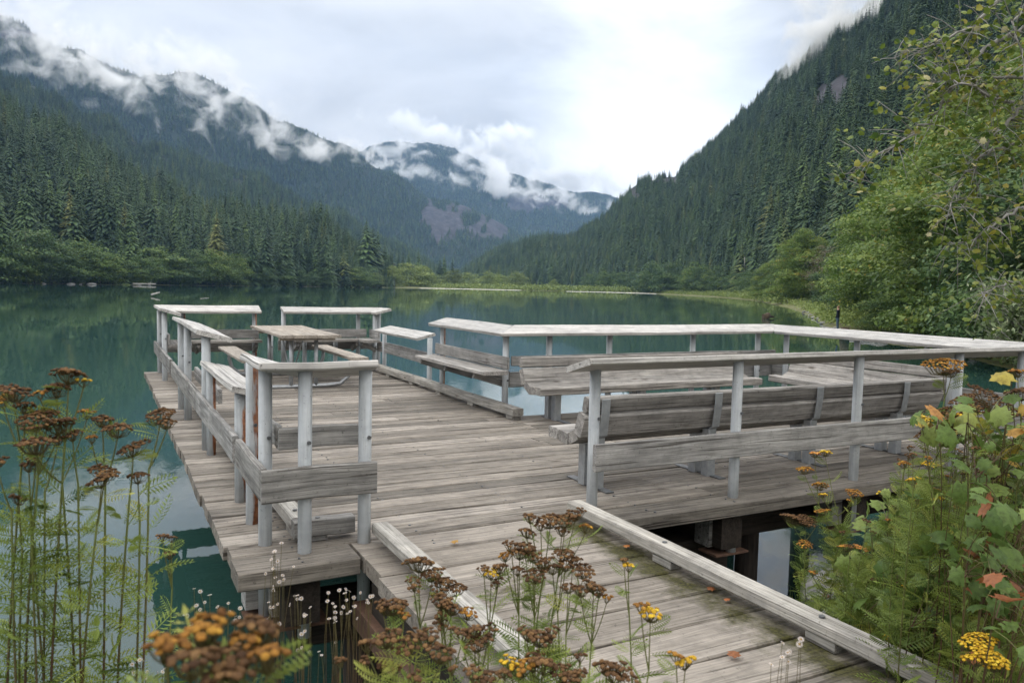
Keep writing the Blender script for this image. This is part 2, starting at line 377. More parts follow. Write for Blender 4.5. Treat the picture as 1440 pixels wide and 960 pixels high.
# ------------------------------------------------------------------ ramp to the bank
RO = P(2.1, 2, 0)
rampo = thing('boardwalk', RO, 'broad plank walkway with raised timber kerbs leading from the bank onto the dock', 'walkway')
mb = MB(RO); y = YN + .26
while y > -1.2:
    wdt = random.choice([.27, .28, .29]); ext = 1.29 + random.uniform(-.02, .015)
    mb.timber(P(ext, y - wdt / 2, -.045 + random.uniform(-.004, .002)), P(2.93 + random.uniform(-.015, .015), y - wdt / 2, -.045), wdt, .088, ch=.007, seg=4, jit=.003)
    y -= wdt + random.uniform(.010, .018)
mb.build('deck', M['ramp'], rampo)
kerb(P(1.475, -1.1, 0), P(1.475, 4.47, 0), rampo, RO, w=.105, h=.066, lift=.05)
kerb(P(2.82, -1.1, 0), P(2.82, 4.42, 0), rampo, RO, w=.108, h=.066, lift=.05)
for x in (1.36, 2.1, 2.84): MB(RO).timber(P(x, -1, -.2), P(x, 4.1, -.2), .1, .2, seg=4).build('beam', M['pile'], rampo)
MB(RO).timber(P(1.31, 1.9, -.35), P(1.31, 4.3, -.35), .10, .14).build('steel_beam', M['rust'], rampo)
MB(RO).timber(P(.86, 2.55, -.42), P(2.9, 2.55, -.42), .5, .5, ch=.03, seg=5, jit=.01).build('footing', M['concrete'], rampo)
# fallen leaves on the planks
# ------------------------------------------------------------------ railings
CT = .042
def cap_board(b, axis, c_out, c_in, a0, a1, ho=1.105, hi=1.02, cut0=0, cut1=0, thick=CT):
    "sloping cap: axis 'x' or 'y' is its run; c_out/c_in coordinates of its raised and lowered edges"
    wh = abs(c_out - c_in) / 2; a0 += wh * abs(cut0); a1 -= wh * abs(cut1); cw = (c_out + c_in) / 2; hm = (ho + hi) / 2; wd = math.hypot(c_out - c_in, ho - hi)
    if axis == 'x':
        up = np.cross([1, 0, 0], [0, c_out - c_in, ho - hi]); up = up * np.sign(up[2])
        b.timber(P(a0, cw, hm - thick / 2), P(a1, cw, hm - thick / 2), wd, thick, up=up, ch=.006, seg=6, jit=.003, cut0=cut0, cut1=cut1)
    else:
        up = np.cross([0, 1, 0], [c_out - c_in, 0, ho - hi]); up = up * np.sign(up[2])
        b.timber(P(cw, a0, hm - thick / 2), P(cw, a1, hm - thick / 2), wd, thick, up=up, ch=.006, seg=6, jit=.003, cut0=cut0, cut1=cut1)
def railing(label, origin, posts, caps, boards, rusty=(), below=.44):
    o = thing('dock_railing', origin, label, 'railing', 'railings round the dock')
    for i, (x, y, h) in enumerate(posts):
        b = MB(origin); b.tube([P(x, y, -below), P(x, y, h)], .039, 18)
        po = b.build('post', M['rusty'] if i in rusty else M['steel'], o, True)
        for hh in ((.40, .64) if h > .8 else (.40,)):
            MB(origin).tube([P(x + .012, y - .036, hh), P(x + .014, y - .052, hh)], .011, 8).build('bolt', M['bolt'], po)
    for cp in caps:
        b = MB(origin); cap_board(b, *cp[:5], **(cp[5] if len(cp) > 5 else {})); b.build('cap_rail', M['cap'], o)
    for (p0, p1, w_, h_) in boards:
        b = MB(origin); b.timber(p0, p1, w_, h_, ch=.006, seg=6, jit=.003); b.build('side_board', M['board'], o)
    return o
bt = .04
def by(x, y0, y1, h0=.325, h1=.51): return (P(x, y0, (h0 + h1) / 2), P(x, y1, (h0 + h1) / 2), bt, h1 - h0)
def bx_(y, x0, x1, h0=.325, h1=.51): return (P(x0, y, (h0 + h1) / 2), P(x1, y, (h0 + h1) / 2), bt, h1 - h0)
r1 = railing('short corner railing of thick grey posts where the walkway meets the dock', P(.84, 4.6, 0),
    [(.84, 4.67, 1.03), (1.02, 4.45, 1.06), (1.38, 4.48, 1.06), (.84, 5.12, 1.03)],
    [('x', 4.36, 4.66, .755, 1.42, dict(cut0=-1)), ('y', .755, 1.055, 4.36, 5.04, dict(cut0=1))],
    [bx_(4.385, .765, 1.42), by(.785, 4.41, 5.32), bx_(4.60, .9, 1.37, .575, .70), by(.915, 4.63, 4.9, .575, .70)], rusty=(3,), below=.5)
r2 = railing('low railing shelf of two bleached boards on short rusty posts over the dock edge', P(.84, 6.5, 0),
    [(.85, 5.66, .765), (.85, 7.30, .765)],
    [('y', .775, .895, 5.56, 7.44, dict(ho=.83, hi=.80)), ('y', .903, 1.02, 5.57, 7.42, dict(ho=.798, hi=.768))],
    [by(.785, 5.44, 7.66)], rusty=(0, 1), below=.1)
r3 = railing('tall railing segment whose tilted cap overlaps the low two board shelf, three posts', P(.84, 8.8, 0),
    [(.835, 7.53, 1.03), (.835, 9.23, 1.04), (.835, 10.0, 1.04)],
    [('y', .75, 1.05, 7.44, 10.1)], [by(.785, 7.70, 10.66), by(1.0, 7.9, 10.0, .36, .5)], rusty=(), below=.1)
r4 = railing('far corner railing over the water with white cap above a plank bench', P(.84, 13.9, 0),
    [(.845, 14.02, 1.03), (.845, 12.9, 1.03), (2.34, 14.02, 1.02), (1.2, 14.02, 1.02)],
    [('x', 14.1, 13.8, .765, 2.42, dict(ho=1.112, cut0=1)), ('y', .765, 1.065, 12.75, 14.1, dict(ho=1.112, cut1=-1))],
    [by(.785, 10.86, 14.2), bx_(14.08, .8, 2.4), ], rusty=(2, 3))
r5 = railing('end railing of the dock across the gap behind the picnic table', P(3.6, 14, 0),
    [(2.83, 14.02, 1.02), (4.17, 14.02, 1.02), (4.40, 13.75, 1.02), (4.56, 14.02, 1.02), (3.2, 14.02, .5), (3.75, 14.02, .5), (2.62, 14.05, .62)],
    [('x', 14.1, 13.8, 2.79, 4.64, dict(ho=1.095, cut1=-1)), ('y', 4.64, 4.34, 13.55, 14.1, dict(ho=1.095, cut1=1))],
    [bx_(14.08, 2.75, 4.6)])
r6 = railing('low open railing with a single tilted shelf beside the kerb and open water', P(4.35, 12, 0),
    [(4.36, 10.95, .74), (4.42, 13.25, .74)],
    [('y', 4.5, 4.2, 11.08, 13.16, dict(ho=.81, hi=.735))], [by(4.42, 10.8, 13.6)], below=.4)
r7 = railing('tall railing with fishing bench beside the kerb, joined at its cap to the long rail', P(4.35, 9.5, 0),
    [(4.38, 10.5, .99), (4.37, 8.48, .99)],
    [('y', 4.52, 4.22, 8.28, 10.68, dict(ho=1.07, hi=.985, cut0=1))], [by(4.42, 8.5, 10.75)], rusty=(0,), below=.4)
r8 = railing('long railing behind the slatted benches facing the open lake, white cap', P(6.6, 8.5, 0),
    [(4.97, 8.46, .98), (5.88, 8.46, .98), (7.28, 8.46, .98), (8.50, 8.46, .98), (8.80, 8.2, .98)],
    [('x', 8.58, 8.28, 4.22, 8.92, dict(ho=1.07, hi=.985, cut0=-1, cut1=-1))], [bx_(8.53, 4.45, 8.85, .3, .49), bx_(8.42, 4.42, 8.8, .58, .70)])
r9 = railing('platform railing nearest the leafy bank with broad bleached cap', P(8.8, 6.4, 0),
    [(8.80, 7.0, .98), (8.80, 5.7, .98)],
    [('y', 8.92, 8.62, 4.30, 8.58, dict(ho=1.07, hi=.985, cut0=-1, cut1=1))], [by(8.86, 4.4, 8.5, .3, .49)])
r10 = railing('long railing at the walkway side, seen edge on with plain grey cap and toe board', P(6, 4.4, 0),
    [(3.06, 4.56, 1.02), (4.22, 4.385, 1.06), (5.55, 4.385, 1.06), (6.88, 4.385, 1.06), (7.86, 4.385, 1.06), (8.85, 4.385, 1.06)],
    [('x', 4.30, 4.60, 2.84, 8.92, dict(ho=1.09, hi=1.005, cut1=1))], [bx_(4.335, 2.92, 8.95, .315, .50)])
# steel outriggers that carry the outboard posts belong to the dock
for x in (4.97, 5.88, 7.28, 8.5): MB(DO).timber(P(x, 7.6, -.17), P(x, 8.55, -.17), .06, .1).build('outrigger', M['galv'], dock)
# ------------------------------------------------------------------ plank benches fixed to the tall railings
def plank_bench(label, origin, runs, brackets):
    o = thing('plank_bench', origin, label, 'bench', 'plank benches under the railings')
    for (p0, p1, wd) in runs:
        b = MB(origin); b.timber(p0, p1, wd, .045, seg=5, jit=.002); b.build('seat', M['bench'], o)
    return o
b4 = plank_bench('plank bench under the far corner railing cap', P(1.5, 13.75, .5), [(P(1.25, 13.78, .52), P(2.4, 13.78, .52), .32), (P(1.06, 12.85, .52), P(1.06, 13.93, .52), .34)], 0)
b5 = plank_bench('plank bench with low back board behind the picnic table', P(3.6, 13.75, .5), [(P(2.95, 13.78, .52), P(4.05, 13.78, .52), .32), (P(4.22, 13.35, .52), P(4.22, 13.94, .52), .3)], 0)
b7 = plank_bench('plank bench with low back board over the kerb and open water', P(4.1, 9.3, .5), [(P(4.10, 8.20, .52), P(4.10, 10.45, .52), .32)], 0)
for o, origin, segs in ((b4, P(1.5, 13.75, .5), [(P(1.25, 13.95, .63), P(2.4, 13.95, .63)), (P(.9, 12.85, .63), P(.9, 13.9, .63))]),
                        (b5, P(3.6, 13.75, .5), [(P(2.95, 13.95, .63), P(4.3, 13.95, .63)), (P(4.36, 13.4, .63), P(4.36, 13.9, .63))]),
                        (b7, P(4.1, 9.3, .5), [(P(4.30, 8.27, .625), P(4.30, 10.55, .625))])):
    for p0, p1 in segs:
        b = MB(origin); b.timber(p0, p1, .035, .15, seg=4, jit=.002); b.build('back_board', M['board'], o)
for o, origin, ps in ((b7, P(4.1, 9.3, .5), [((4.395, y), (4.0, y)) for y in (8.6, 9.5, 10.38)]),
                      (b4, P(1.5, 13.75, .5), [((1.4, 13.98), (1.4, 13.68)), ((2.32, 13.98), (2.32, 13.68))]),
                      (b5, P(3.6, 13.75, .5), [((3.0, 13.98), (3.0, 13.68)), ((4.05, 13.98), (4.05, 13.68)), ((4.38, 13.6), (4.12, 13.6))])):
    for (xa, ya), (xb, yb) in ps:
        b = MB(origin); b.timber(P(xa, ya, .34), P(xb, yb, .462), .05, .075); b.build('bracket', M['board'], o)
# ------------------------------------------------------------------ heavy slatted benches on the platform
PROF = [(.07, .385, 0, .142, .088), (.215, .375, -5, .142, .088), (.345, .40, 26, .142, .088), (.455, .51, 70, .185, .098), (.495, .665, 78, .118, .066)]   # depth from the seat edge, height, tilt
def slat_bench(label, origin, front, back_dir, ax, a0, a1, legs, splay=0):
    o = thing('slatted_bench', origin, label, 'bench', 'heavy slatted benches')
    ax = np.array(ax, float); bd = np.array(back_dir, float)
    for i, (dd_, hh, tl, sw, sh) in enumerate(PROF):
        t = math.radians(tl); up = -bd * math.sin(t) + np.array([0, 0, 1]) * math.cos(t)
        c = np.array(front, float) + bd * dd_ + [0, 0, DZ + hh]
        j = random.uniform(-.015, .015)
        MB(origin).timber(c + ax * (a0 + j), c + ax * (a1 + j + splay * i), sw, sh, up=up, ch=.012, seg=8, jit=.003).build('seat' if i < 2 else 'backrest', M['bench'], o)
    for a in legs:
        b = MB(origin); base = np.array(front, float) + ax * a
        b.timber(base + bd * .46 + [0, 0, DZ + .004], base + bd * .46 + [0, 0, DZ + .40], .085, .085, up=bd); b.build('leg', M['galv'], o); b = MB(origin)
        b.timber(base + bd * .30 + [0, 0, DZ + .004], base + bd * .30 + [0, 0, DZ + .33], .085, .085, up=bd)
        b.build('leg', M['galv'], o)
        b = MB(origin); b.timber(base + bd * .05 + ax * .02 + [0, 0, DZ + .006], base + bd * .62 + ax * .02 + [0, 0, DZ + .006], .07, .01); b.build('foot_plate', M['bolt'], o)
        # curved steel strap up the back
        pr = [(.30, .325), (.44, .36), (.53, .43), (.555, .60), (.56, .71)]
        b = MB(origin)
        for (d0, h0), (d1, h1) in zip(pr[:-1], pr[1:]):
            q0 = base + bd * d0 + [0, 0, DZ + h0]; q1 = base + bd * d1 + [0, 0, DZ + h1]
            b.timber(q0, q1, .075, .012, up=np.cross(ax, q1 - q0))
        b.build('strap', M['galv'], o)
    return o
bA = slat_bench('heavy slatted bench facing the walkway, its back against the long lake rail', P(6, 7.5, 0) , np.array([0, 7.47, 0]), (0, 1, 0), (1, 0, 0), 4.30, 7.62, (4.68, 5.9, 7.1))
bB = slat_bench('heavy slatted bench turned away, seen from behind through the walkway side railing', P(5.4, 5.4, 0), np.array([0, 5.44, 0]), (0, -1, 0), (1, 0, 0), 3.22, 7.50, (3.38, 4.50, 5.69, 6.88))
bC = slat_bench('heavy slatted bench set crosswise between the two long slatted benches', P(8.2, 6.6, 0), np.array([8.0, 0, 0]), (1, 0, 0), (0, 1, 0), 5.55, 7.75, (5.9, 7.3))
# ------------------------------------------------------------------ picnic table
TO = P(2.6, 12.4, 0)
tb = thing('picnic_table', TO, 'grey picnic table with two plank seats on bent pipe legs', 'table')
b = MB(TO)
for i in range(5):
    x = 2.22 + .085 + i * .172; b.timber(P(x, 11.15 + random.uniform(-.01, .01), .765), P(x, 13.72, .765), .166, .042, seg=5, jit=.002)
b.build('tabletop', M['table'], tb)
for x in (1.80, 3.30):
    b = MB(TO); b.timber(P(x, 11.0, .45), P(x, 13.35, .45), .27, .042, seg=5, jit=.002); b.build('seat', M['table'], tb)
for yy in (11.45, 13.1):
    b = MB(TO); pts = []
    prof = [(3.30, .42), (3.30, .30), (3.26, .15), (3.14, .05), (2.95, .03), (2.55, .03), (2.15, .03), (1.96, .05), (1.84, .15), (1.80, .30), (1.80, .42)]
    b.tube([P(x, yy, h) for x, h in prof], .03, 12); b.build('pipe_leg', M['galv'], tb, True)
    b = MB(TO); b.tube([P(2.42, yy, .04), P(2.42, yy, .735)], .03, 12); b.build('pipe_upright', M['galv'], tb, True); b = MB(TO); b.tube([P(2.78, yy, .04), P(2.78, yy, .735)], .03, 12); b.build('pipe_upright', M['galv'], tb, True)
    b = MB(TO); b.timber(P(2.25, yy, .72), P(3.05, yy, .72), .09, .045); b.build('cleat', M['table'], tb)
b = MB(TO); b.tube([P(2.6, 11.5, .70), P(2.6, 12.3, .06)], .012, 8); b.build('brace', M['galv'], tb); b = MB(TO); b.tube([P(2.6, 13.05, .70), P(2.6, 12.3, .06)], .012, 8); b.build('brace', M['galv'], tb)
# ------------------------------------------------------------------ vegetation materials
def leafmat(name, stops, trans=.25, rough=.55, rnd=.35, attr=True, spec=.3, tint=None, spots=0):
    "colour from a per-leaf value (attribute lv) and a per-object value"
    mt, n, l, p = mat_new(name)
    at = n.new('ShaderNodeAttribute'); at.attribute_name = 'lv'
    r = ramp(n, stops); l.new(at.outputs['Fac'], r.inputs[0]); col = r.outputs[0]
    oi = n.new('ShaderNodeObjectInfo')
    tr = ramp(n, tint or [(0, (1 - rnd, 1 - rnd, 1 - rnd)), (.5, (1, 1, 1)), (1, (1 + rnd, 1 + rnd * .9, 1 + rnd * .5))]); l.new(oi.outputs['Random'], tr.inputs[0])
    col = mix(n, l, 1, col, tr.outputs[0], 'MULTIPLY')
    if spots:
        geo = n.new('ShaderNodeNewGeometry'); sr = ramp(n, [(.34, (.55, .5, .42)), (.5, (1, 1, 1)), (.66, (1.2, 1.18, 1.0))]); l.new(noise_tex(n, l, geo.outputs['Position'], spots, 5, .7), sr.inputs[0])
        col = mix(n, l, .85, col, sr.outputs[0], 'MULTIPLY')
        bq = n.new('ShaderNodeBump'); bq.inputs['Strength'].default_value = .6; bq.inputs['Distance'].default_value = .004; l.new(noise_tex(n, l, geo.outputs['Position'], spots * 1.5, 4, .6), bq.inputs['Height']); l.new(bq.outputs[0], p.inputs['Normal'])
    l.new(col, p.inputs['Base Color']); p.inputs['Roughness'].default_value = rough; p.inputs['Specular IOR Level'].default_value = spec
    if trans:
        tb_ = n.new('ShaderNodeBsdfTranslucent'); l.new(col, tb_.inputs[0])
        ms = n.new('ShaderNodeMixShader'); ms.inputs[0].default_value = trans
        l.new(p.outputs[0], ms.inputs[1]); l.new(tb_.outputs[0], ms.inputs[2]); l.new(ms.outputs[0], n['Material Output'].inputs[0])
    return mt
CT_T = [(0, (.5, .56, .62)), (.3, (.78, .84, .86)), (.55, (1.0, 1.0, .97)), (.8, (1.3, 1.32, 1.05)), (.94, (1.7, 1.6, 1.1)), (1, (2.2, 1.5, 1.0))]
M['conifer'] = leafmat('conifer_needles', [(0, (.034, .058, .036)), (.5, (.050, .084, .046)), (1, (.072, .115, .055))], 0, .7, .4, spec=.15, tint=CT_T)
M['trunk'] = simple('tree_bark', (.05, .042, .035), (.15, .13, .115), 9, .9, bump=.01)
M['barkpale'] = simple('pale_alder_bark', (.16, .155, .145), (.34, .33, .31), 5, .85)
BT = [(0, (.7, .78, .8)), (.4, (.95, 1, .95)), (.75, (1.15, 1.15, .9)), (1, (1.4, 1.3, .8))]
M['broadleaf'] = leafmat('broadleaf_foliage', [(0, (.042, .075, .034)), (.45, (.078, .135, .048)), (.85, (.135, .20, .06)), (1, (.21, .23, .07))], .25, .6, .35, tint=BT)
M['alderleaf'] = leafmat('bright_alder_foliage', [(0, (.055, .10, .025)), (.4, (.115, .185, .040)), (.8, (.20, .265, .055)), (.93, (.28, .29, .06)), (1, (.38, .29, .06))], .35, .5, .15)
M['bareleaf'] = leafmat('thin_brownish_foliage', [(0, (.10, .09, .06)), (1, (.19, .17, .10))], .2, .7, .1)
M['shrubleaf'] = leafmat('pale_shrub_foliage', [(0, (.09, .135, .04)), (.5, (.165, .22, .065)), (1, (.25, .295, .09))], .25, .6, .25)
M['willowleaf'] = leafmat('grey_green_willow_leaf', [(0, (.05, .085, .03)), (.5, (.10, .14, .055)), (.8, (.20, .25, .14)), (1, (.34, .37, .24))], .25, .45, .1)
M['branchleaf'] = leafmat('autumn_maple_leaf', [(0, (.06, .11, .025)), (.4, (.12, .18, .035)), (.75, (.22, .26, .05)), (.93, (.34, .30, .06)), (1, (.45, .42, .24))], .35, .45, .05)
# ------------------------------------------------------------------ ground, lake and slopes
def terrain_mat(name, dirt, rock_lo, rock_hi):
    mt, n, l, p = mat_new(name); geo = n.new('ShaderNodeNewGeometry')
    at = n.new('ShaderNodeAttribute'); at.attribute_name = 'rock'
    d = ramp(n, [(.35, tuple(x * .7 for x in dirt)), (.7, dirt)]); l.new(noise_tex(n, l, geo.outputs['Position'], .05, 8, .65), d.inputs[0])
    rk = ramp(n, [(.3, rock_lo), (.55, tuple((a + b) / 2 for a, b in zip(rock_lo, rock_hi))), (.72, rock_hi)])
    l.new(noise_tex(n, l, geo.outputs['Position'], .028, 10, .75, .3, (1.6, 1.6, .6)), rk.inputs[0])
    l.new(mix(n, l, at.outputs['Fac'], d.outputs[0], rk.outputs[0]), p.inputs['Base Color']); p.inputs['Roughness'].default_value = .95; p.inputs['Specular IOR Level'].default_value = .1
    return mt
M['slope'] = terrain_mat('forest_floor_slope', (.030, .042, .026), (.012, .012, .015), (.115, .108, .122))
def interp(x, pts):
    a = np.array(pts, float); return np.array([np.interp(x, a[:, 0], a[:, i]) for i in range(1, a.shape[1])])
class Slope:
    def __init__(s, base, ridge, p0, p1, amp, prof=1.0, zb=-1.0, gully=5.0, seed=0, lift=0):
        s.base, s.ridge, s.p0, s.p1, s.amp, s.prof, s.zb, s.g, s.seed, s.lift = base, ridge, p0, p1, amp, prof, zb, gully, seed, lift
    def at(s, px, t):
        px = np.asarray(px, float); t = np.asarray(t, float)
        db = interp(px, s.base)[0]; py, dr = interp(px, s.ridge)
        az0 = np.array([W(x, 395, 1.0)[:2] for x in px]) if px.size < 4000 else None
        if az0 is None:
            g = np.linspace(px.min(), px.max(), 400); gg = np.array([W(x, 395, 1.0)[:2] for x in g])
            az0 = np.stack([np.interp(px, g, gg[:, 0]), np.interp(px, g, gg[:, 1])], -1)
        # slope of the sight line at the ridge
        dx = FW[None] + RT[None] * ((px - 720) / FPX)[:, None] - UP[None] * ((py - 480) / FPX)[:, None]
        zr = EYE + dx[:, 2] / np.hypot(dx[:, 0], dx[:, 1]) * dr - s.lift
        tt = np.clip(t, 0, 1); d = db + (dr - db) * t
        xy = az0 * d[:, None]
        z = s.zb + (zr - s.zb) * np.where(t <= 1, tt ** s.prof, 1 - (t - 1) * 1.6)
        env = np.clip(tt * 5, 0, 1) * (1 - .55 * np.clip(tt * 6 - 5, 0, 1))
        q = np.stack([px / 200 * s.g, t * 1.1, np.full_like(px, s.seed)], -1)
        q2 = np.stack([xy[:, 0] / 90, xy[:, 1] / 90, np.full_like(px, s.seed + 5)], -1)
        z = z + s.amp * env * (.8 * fbm(q, 4) + .35 * fbm(q2, 3))
        return np.stack([xy[:, 0], xy[:, 1], z], -1)
    def mesh(s, name, nx, nt_, rock=None):
        px = np.linspace(s.p0, s.p1, nx); t = np.concatenate([np.linspace(0, 1, nt_), np.linspace(1.08, 1.6, 6)])
        PX, T = np.meshgrid(px, t); V = s.at(PX.ravel(), T.ravel()); nt2 = len(t)
        i = np.arange((nt2 - 1) * nx).reshape(nt2 - 1, nx)[:, :-1].ravel()
        F = np.stack([i, i + 1, i + nx + 1, i + nx], -1)
        rk = rock(PX.ravel(), T.ravel(), V) if rock else np.zeros(len(V))
        o = mesh_np(name, V, F, M['slope'], attrs={'rock': rk}, smooth=True); tag(o, kind='structure'); return o
    def scatter(s, n, seed, tpow=.5, pm=None):
        r = np.random.default_rng(seed); a, b = pm or (s.p0, s.p1)
        px = r.uniform(a, b, n); t = r.uniform(0.0, 1.0, n) ** tpow
        return px, t, s.at(px, t)
def topx(V):
    V = np.asarray(V, float) - [0, 0, EYE]; d = V @ FW
    return 720 + FPX * (V @ RT) / d, 480 - FPX * (V @ UP) / d
S1 = Slope([(-900, 200), (-300, 270), (0, 330), (180, 360), (300, 410), (470, 500), (560, 560), (620, 640)],
           [(-900, -60, 600), (-200, 80, 700), (0, 140, 760), (100, 205, 740), (200, 262, 720), (300, 312, 700), (400, 328, 690), (500, 345, 680), (545, 372, 680), (620, 398, 720)], -900, 556, 14, 1.05, seed=1)
S2 = Slope([(-900, 800), (0, 860), (300, 900), (520, 1000), (680, 1200)],
           [(-900, -120, 1500), (-100, 70, 1450), (0, 100, 1400), (100, 146, 1400), (200, 196, 1420), (300, 232, 1450), (400, 268, 1500), (470, 296, 1550), (520, 325, 1600), (600, 370, 1700), (680, 398, 1800)], -900, 670, 38, 1.0, seed=2)
S3 = Slope([(-900, 1500), (300, 1700), (700, 2200), (860, 2400)],
           [(-900, -260, 2300), (-200, -70, 2350), (0, 18, 2400), (60, 58, 2400), (120, 74, 2450), (200, 112, 2450), (255, 99, 2500), (300, 112, 2500), (330, 130, 2500), (370, 160, 2550), (430, 192, 2600), (500, 212, 2700), (560, 250, 2800), (650, 312, 2900), (740, 352, 2900), (850, 395, 3000)], -900, 840, 75, .95, seed=3)
S4 = Slope([(300, 3000), (700, 3000), (1000, 3200)],
           [(300, 290, 4300), (380, 262, 4300), (470, 226, 4300), (520, 201, 4300), (545, 198, 4300), (590, 205, 4300), (650, 214, 4350), (700, 240, 4400), (770, 263, 4400), (830, 271, 4500), (865, 281, 4500), (900, 302, 4500), (960, 335, 4500), (1060, 380, 4500)], 300, 1050, 120, .9, seed=4)
S4b = Slope([(380, 2300), (700, 2200), (900, 2500)],
            [(380, 320, 2900), (480, 300, 2850), (545, 286, 2800), (600, 280, 2800), (650, 290, 2800), (700, 312, 2800), (760, 342, 2850), (820, 365, 2900), (900, 392, 2900)], 380, 880, 35, .62, seed=6)
S5 = Slope([(640, 1000), (690, 900), (800, 780), (900, 620), (1000, 480), (1050, 390), (1100, 270), (1200, 170), (1440, 120), (2000, 110), (2600, 110)],
           [(640, 385, 1500), (690, 362, 1400), (740, 352, 1300), (790, 338, 1250), (850, 305, 1200), (868, 282, 1180), (885, 262, 1150), (945, 248, 1120), (1000, 196, 1080), (1040, 150, 1040), (1100, 104, 1000), (1180, 40, 950), (1230, -20, 920), (1300, -110, 900), (1440, -270, 850), (2000, -800, 800), (2600, -800, 700)], 640, 2600, 26, 1.08, seed=5)
def ell(px, py, cx, cy, rx, ry): return ((px - cx) / rx) ** 2 + ((py - cy) / ry) ** 2
def rockmask(lst, nz=.95, seed=3):
    def f(PX, T, V):
        x, y = topx(V); m = np.zeros(len(V)); nv = fbm(np.stack([x / 22, y / 22, np.full_like(x, seed)], -1), 4)
        for (cx, cy, rx, ry) in lst: m = np.maximum(m, np.clip((1.15 + nz * 2.2 * nv - ell(x, y, cx, cy, rx, ry)) * 2.2, 0, 1))
        return m * (T < 1.02)
    return f
RK = {'S1': [(20, 178, 34, 10), (62, 196, 22, 7)], 'S2': [(335, 258, 12, 5), (480, 297, 14, 4)], 'S3': [(25, 52, 22, 10)], 'S4': [(740, 288, 40, 12)],
      'S4b': [(590, 300, 45, 20), (660, 318, 55, 22), (620, 305, 70, 18)], 'S5': [(1168, 142, 34, 36), (880, 276, 20, 24), (940, 262, 26, 10), (1255, 108, 10, 14)]}
SL = {'S1': S1, 'S2': S2, 'S3': S3, 'S4': S4, 'S4b': S4b, 'S5': S5}
GRID = {'S1': (240, 50), 'S2': (220, 60), 'S3': (240, 60), 'S4': (200, 60), 'S4b': (160, 40), 'S5': (260, 80)}
NAMES = {'S1': 'hillside', 'S2': 'mountain', 'S3': 'mountain', 'S4': 'mountain', 'S4b': 'hill', 'S5': 'mountain'}
for k_, s_ in SL.items(): s_.rf = rockmask(RK[k_], seed=len(k_)); s_.mesh(NAMES[k_], *GRID[k_], rock=s_.rf)
# ground sheet under everything, to the horizon
def sheet(name, x0, x1, y0, y1, z, mat, nx=2, ny=2, zf=None):
    X, Y = np.meshgrid(np.linspace(x0, x1, nx), np.linspace(y0, y1, ny)); V = np.stack([X.ravel(), Y.ravel(), np.full(X.size, float(z))], -1)
    if zf is not None: V[:, 2] = zf(V[:, 0], V[:, 1])
    i = np.arange((ny - 1) * nx).reshape(ny - 1, nx)[:, :-1].ravel()
    o = mesh_np(name, V, np.stack([i, i + 1, i + nx + 1, i + nx], -1), mat, smooth=zf is not None); return tag(o, kind='structure')
M['bed'] = simple('lake_bed', (.05, .05, .04), (.10, .09, .07), .3, .95)
sheet('ground', -7000, 9000, -2500, 9000, -5, M['bed'])
def water_mat():
    mt, n, l, p = mat_new('lake_water'); geo = n.new('ShaderNodeNewGeometry')
    r = ramp(n, [(.35, (.018, .051, .044)), (.65, (.024, .064, .054))]); l.new(noise_tex(n, l, geo.outputs['Position'], .03, 3), r.inputs[0])
    l.new(r.outputs[0], p.inputs['Base Color']); p.inputs['Roughness'].default_value = .02; p.inputs['IOR'].default_value = 1.5; p.inputs['Specular IOR Level'].default_value = .5
    a = noise_tex(n, l, geo.outputs['Position'], 1, 3, .5, .2, (1.3, .5, 1)); b_ = noise_tex(n, l, geo.outputs['Position'], 1, 3, .5, .3, (5, 2.2, 1))
    # calm and ruffled patches
    pt = ramp(n, [(.45, (.05, .05, .05)), (.68, (1, 1, 1))]); l.new(noise_tex(n, l, geo.outputs['Position'], .09, 3, .5, .5), pt.inputs[0])
    mm = n.new('ShaderNodeMath'); mm.operation = 'MULTIPLY'; l.new(b_, mm.inputs[0]); l.new(pt.outputs[0], mm.inputs[1])
    ad = n.new('ShaderNodeMath'); ad.operation = 'MULTIPLY_ADD'; ad.inputs[1].default_value = .35; l.new(a, ad.inputs[0]); l.new(mm.outputs[0], ad.inputs[2])
    bp = n.new('ShaderNodeBump'); bp.inputs['Strength'].default_value = .13; bp.inputs['Distance'].default_value = .035; l.new(ad.outputs[0], bp.inputs['Height']); l.new(bp.outputs[0], p.inputs['Normal'])
    return mt
M['water'] = water_mat()
sheet('lake_water', -1500, 1500, -60, 1500, 0, M['water'])
# shore flats: a polar sheet; zero height at the waterline
WL = [(-900, 200), (-300, 268), (0, 326), (180, 356), (300, 404), (420, 480), (470, 515), (545, 560), (600, 590), (740, 600), (860, 600), (915, 560), (950, 480), (1000, 400), (1040, 330), (1068, 270), (1090, 205), (1120, 150),
      (1150, 100), (1168, 72), (1200, 62), (1260, 56), (1330, 50), (1440, 40), (1510, 12.5), (1600, 11.5), (1800, 11), (2100, 10), (2600, 9.5)]
def wl(px): return interp(px, WL)[0]
M['flat'] = simple('grassy_shore', (.055, .07, .022), (.165, .165, .055), .9, .95, bump=.05, c2=(.17, .16, .13), thr=(.55, .64), sc2=.45)
px_ = np.concatenate([np.linspace(-900, 500, 80), np.linspace(505, 1900, 420), np.linspace(1905, 2600, 40)]); tt_ = np.concatenate([np.linspace(-.05, .1, 20), np.linspace(.115, .6, 22), np.linspace(.7, 2.5, 8)])
PXX, TT = np.meshgrid(px_, tt_); pxf, tf = PXX.ravel(), TT.ravel()
dloc = wl(pxf) * (1 + .02 * fbm(np.stack([pxf / 12, pxf * 0, pxf * 0], -1), 3) * (pxf > 900)); dd2 = dloc * (1 + tf)
xy = np.array([W(x, 395, 1.0)[:2] for x in px_]); xy = np.tile(xy, (len(tt_), 1)) * dd2[:, None]
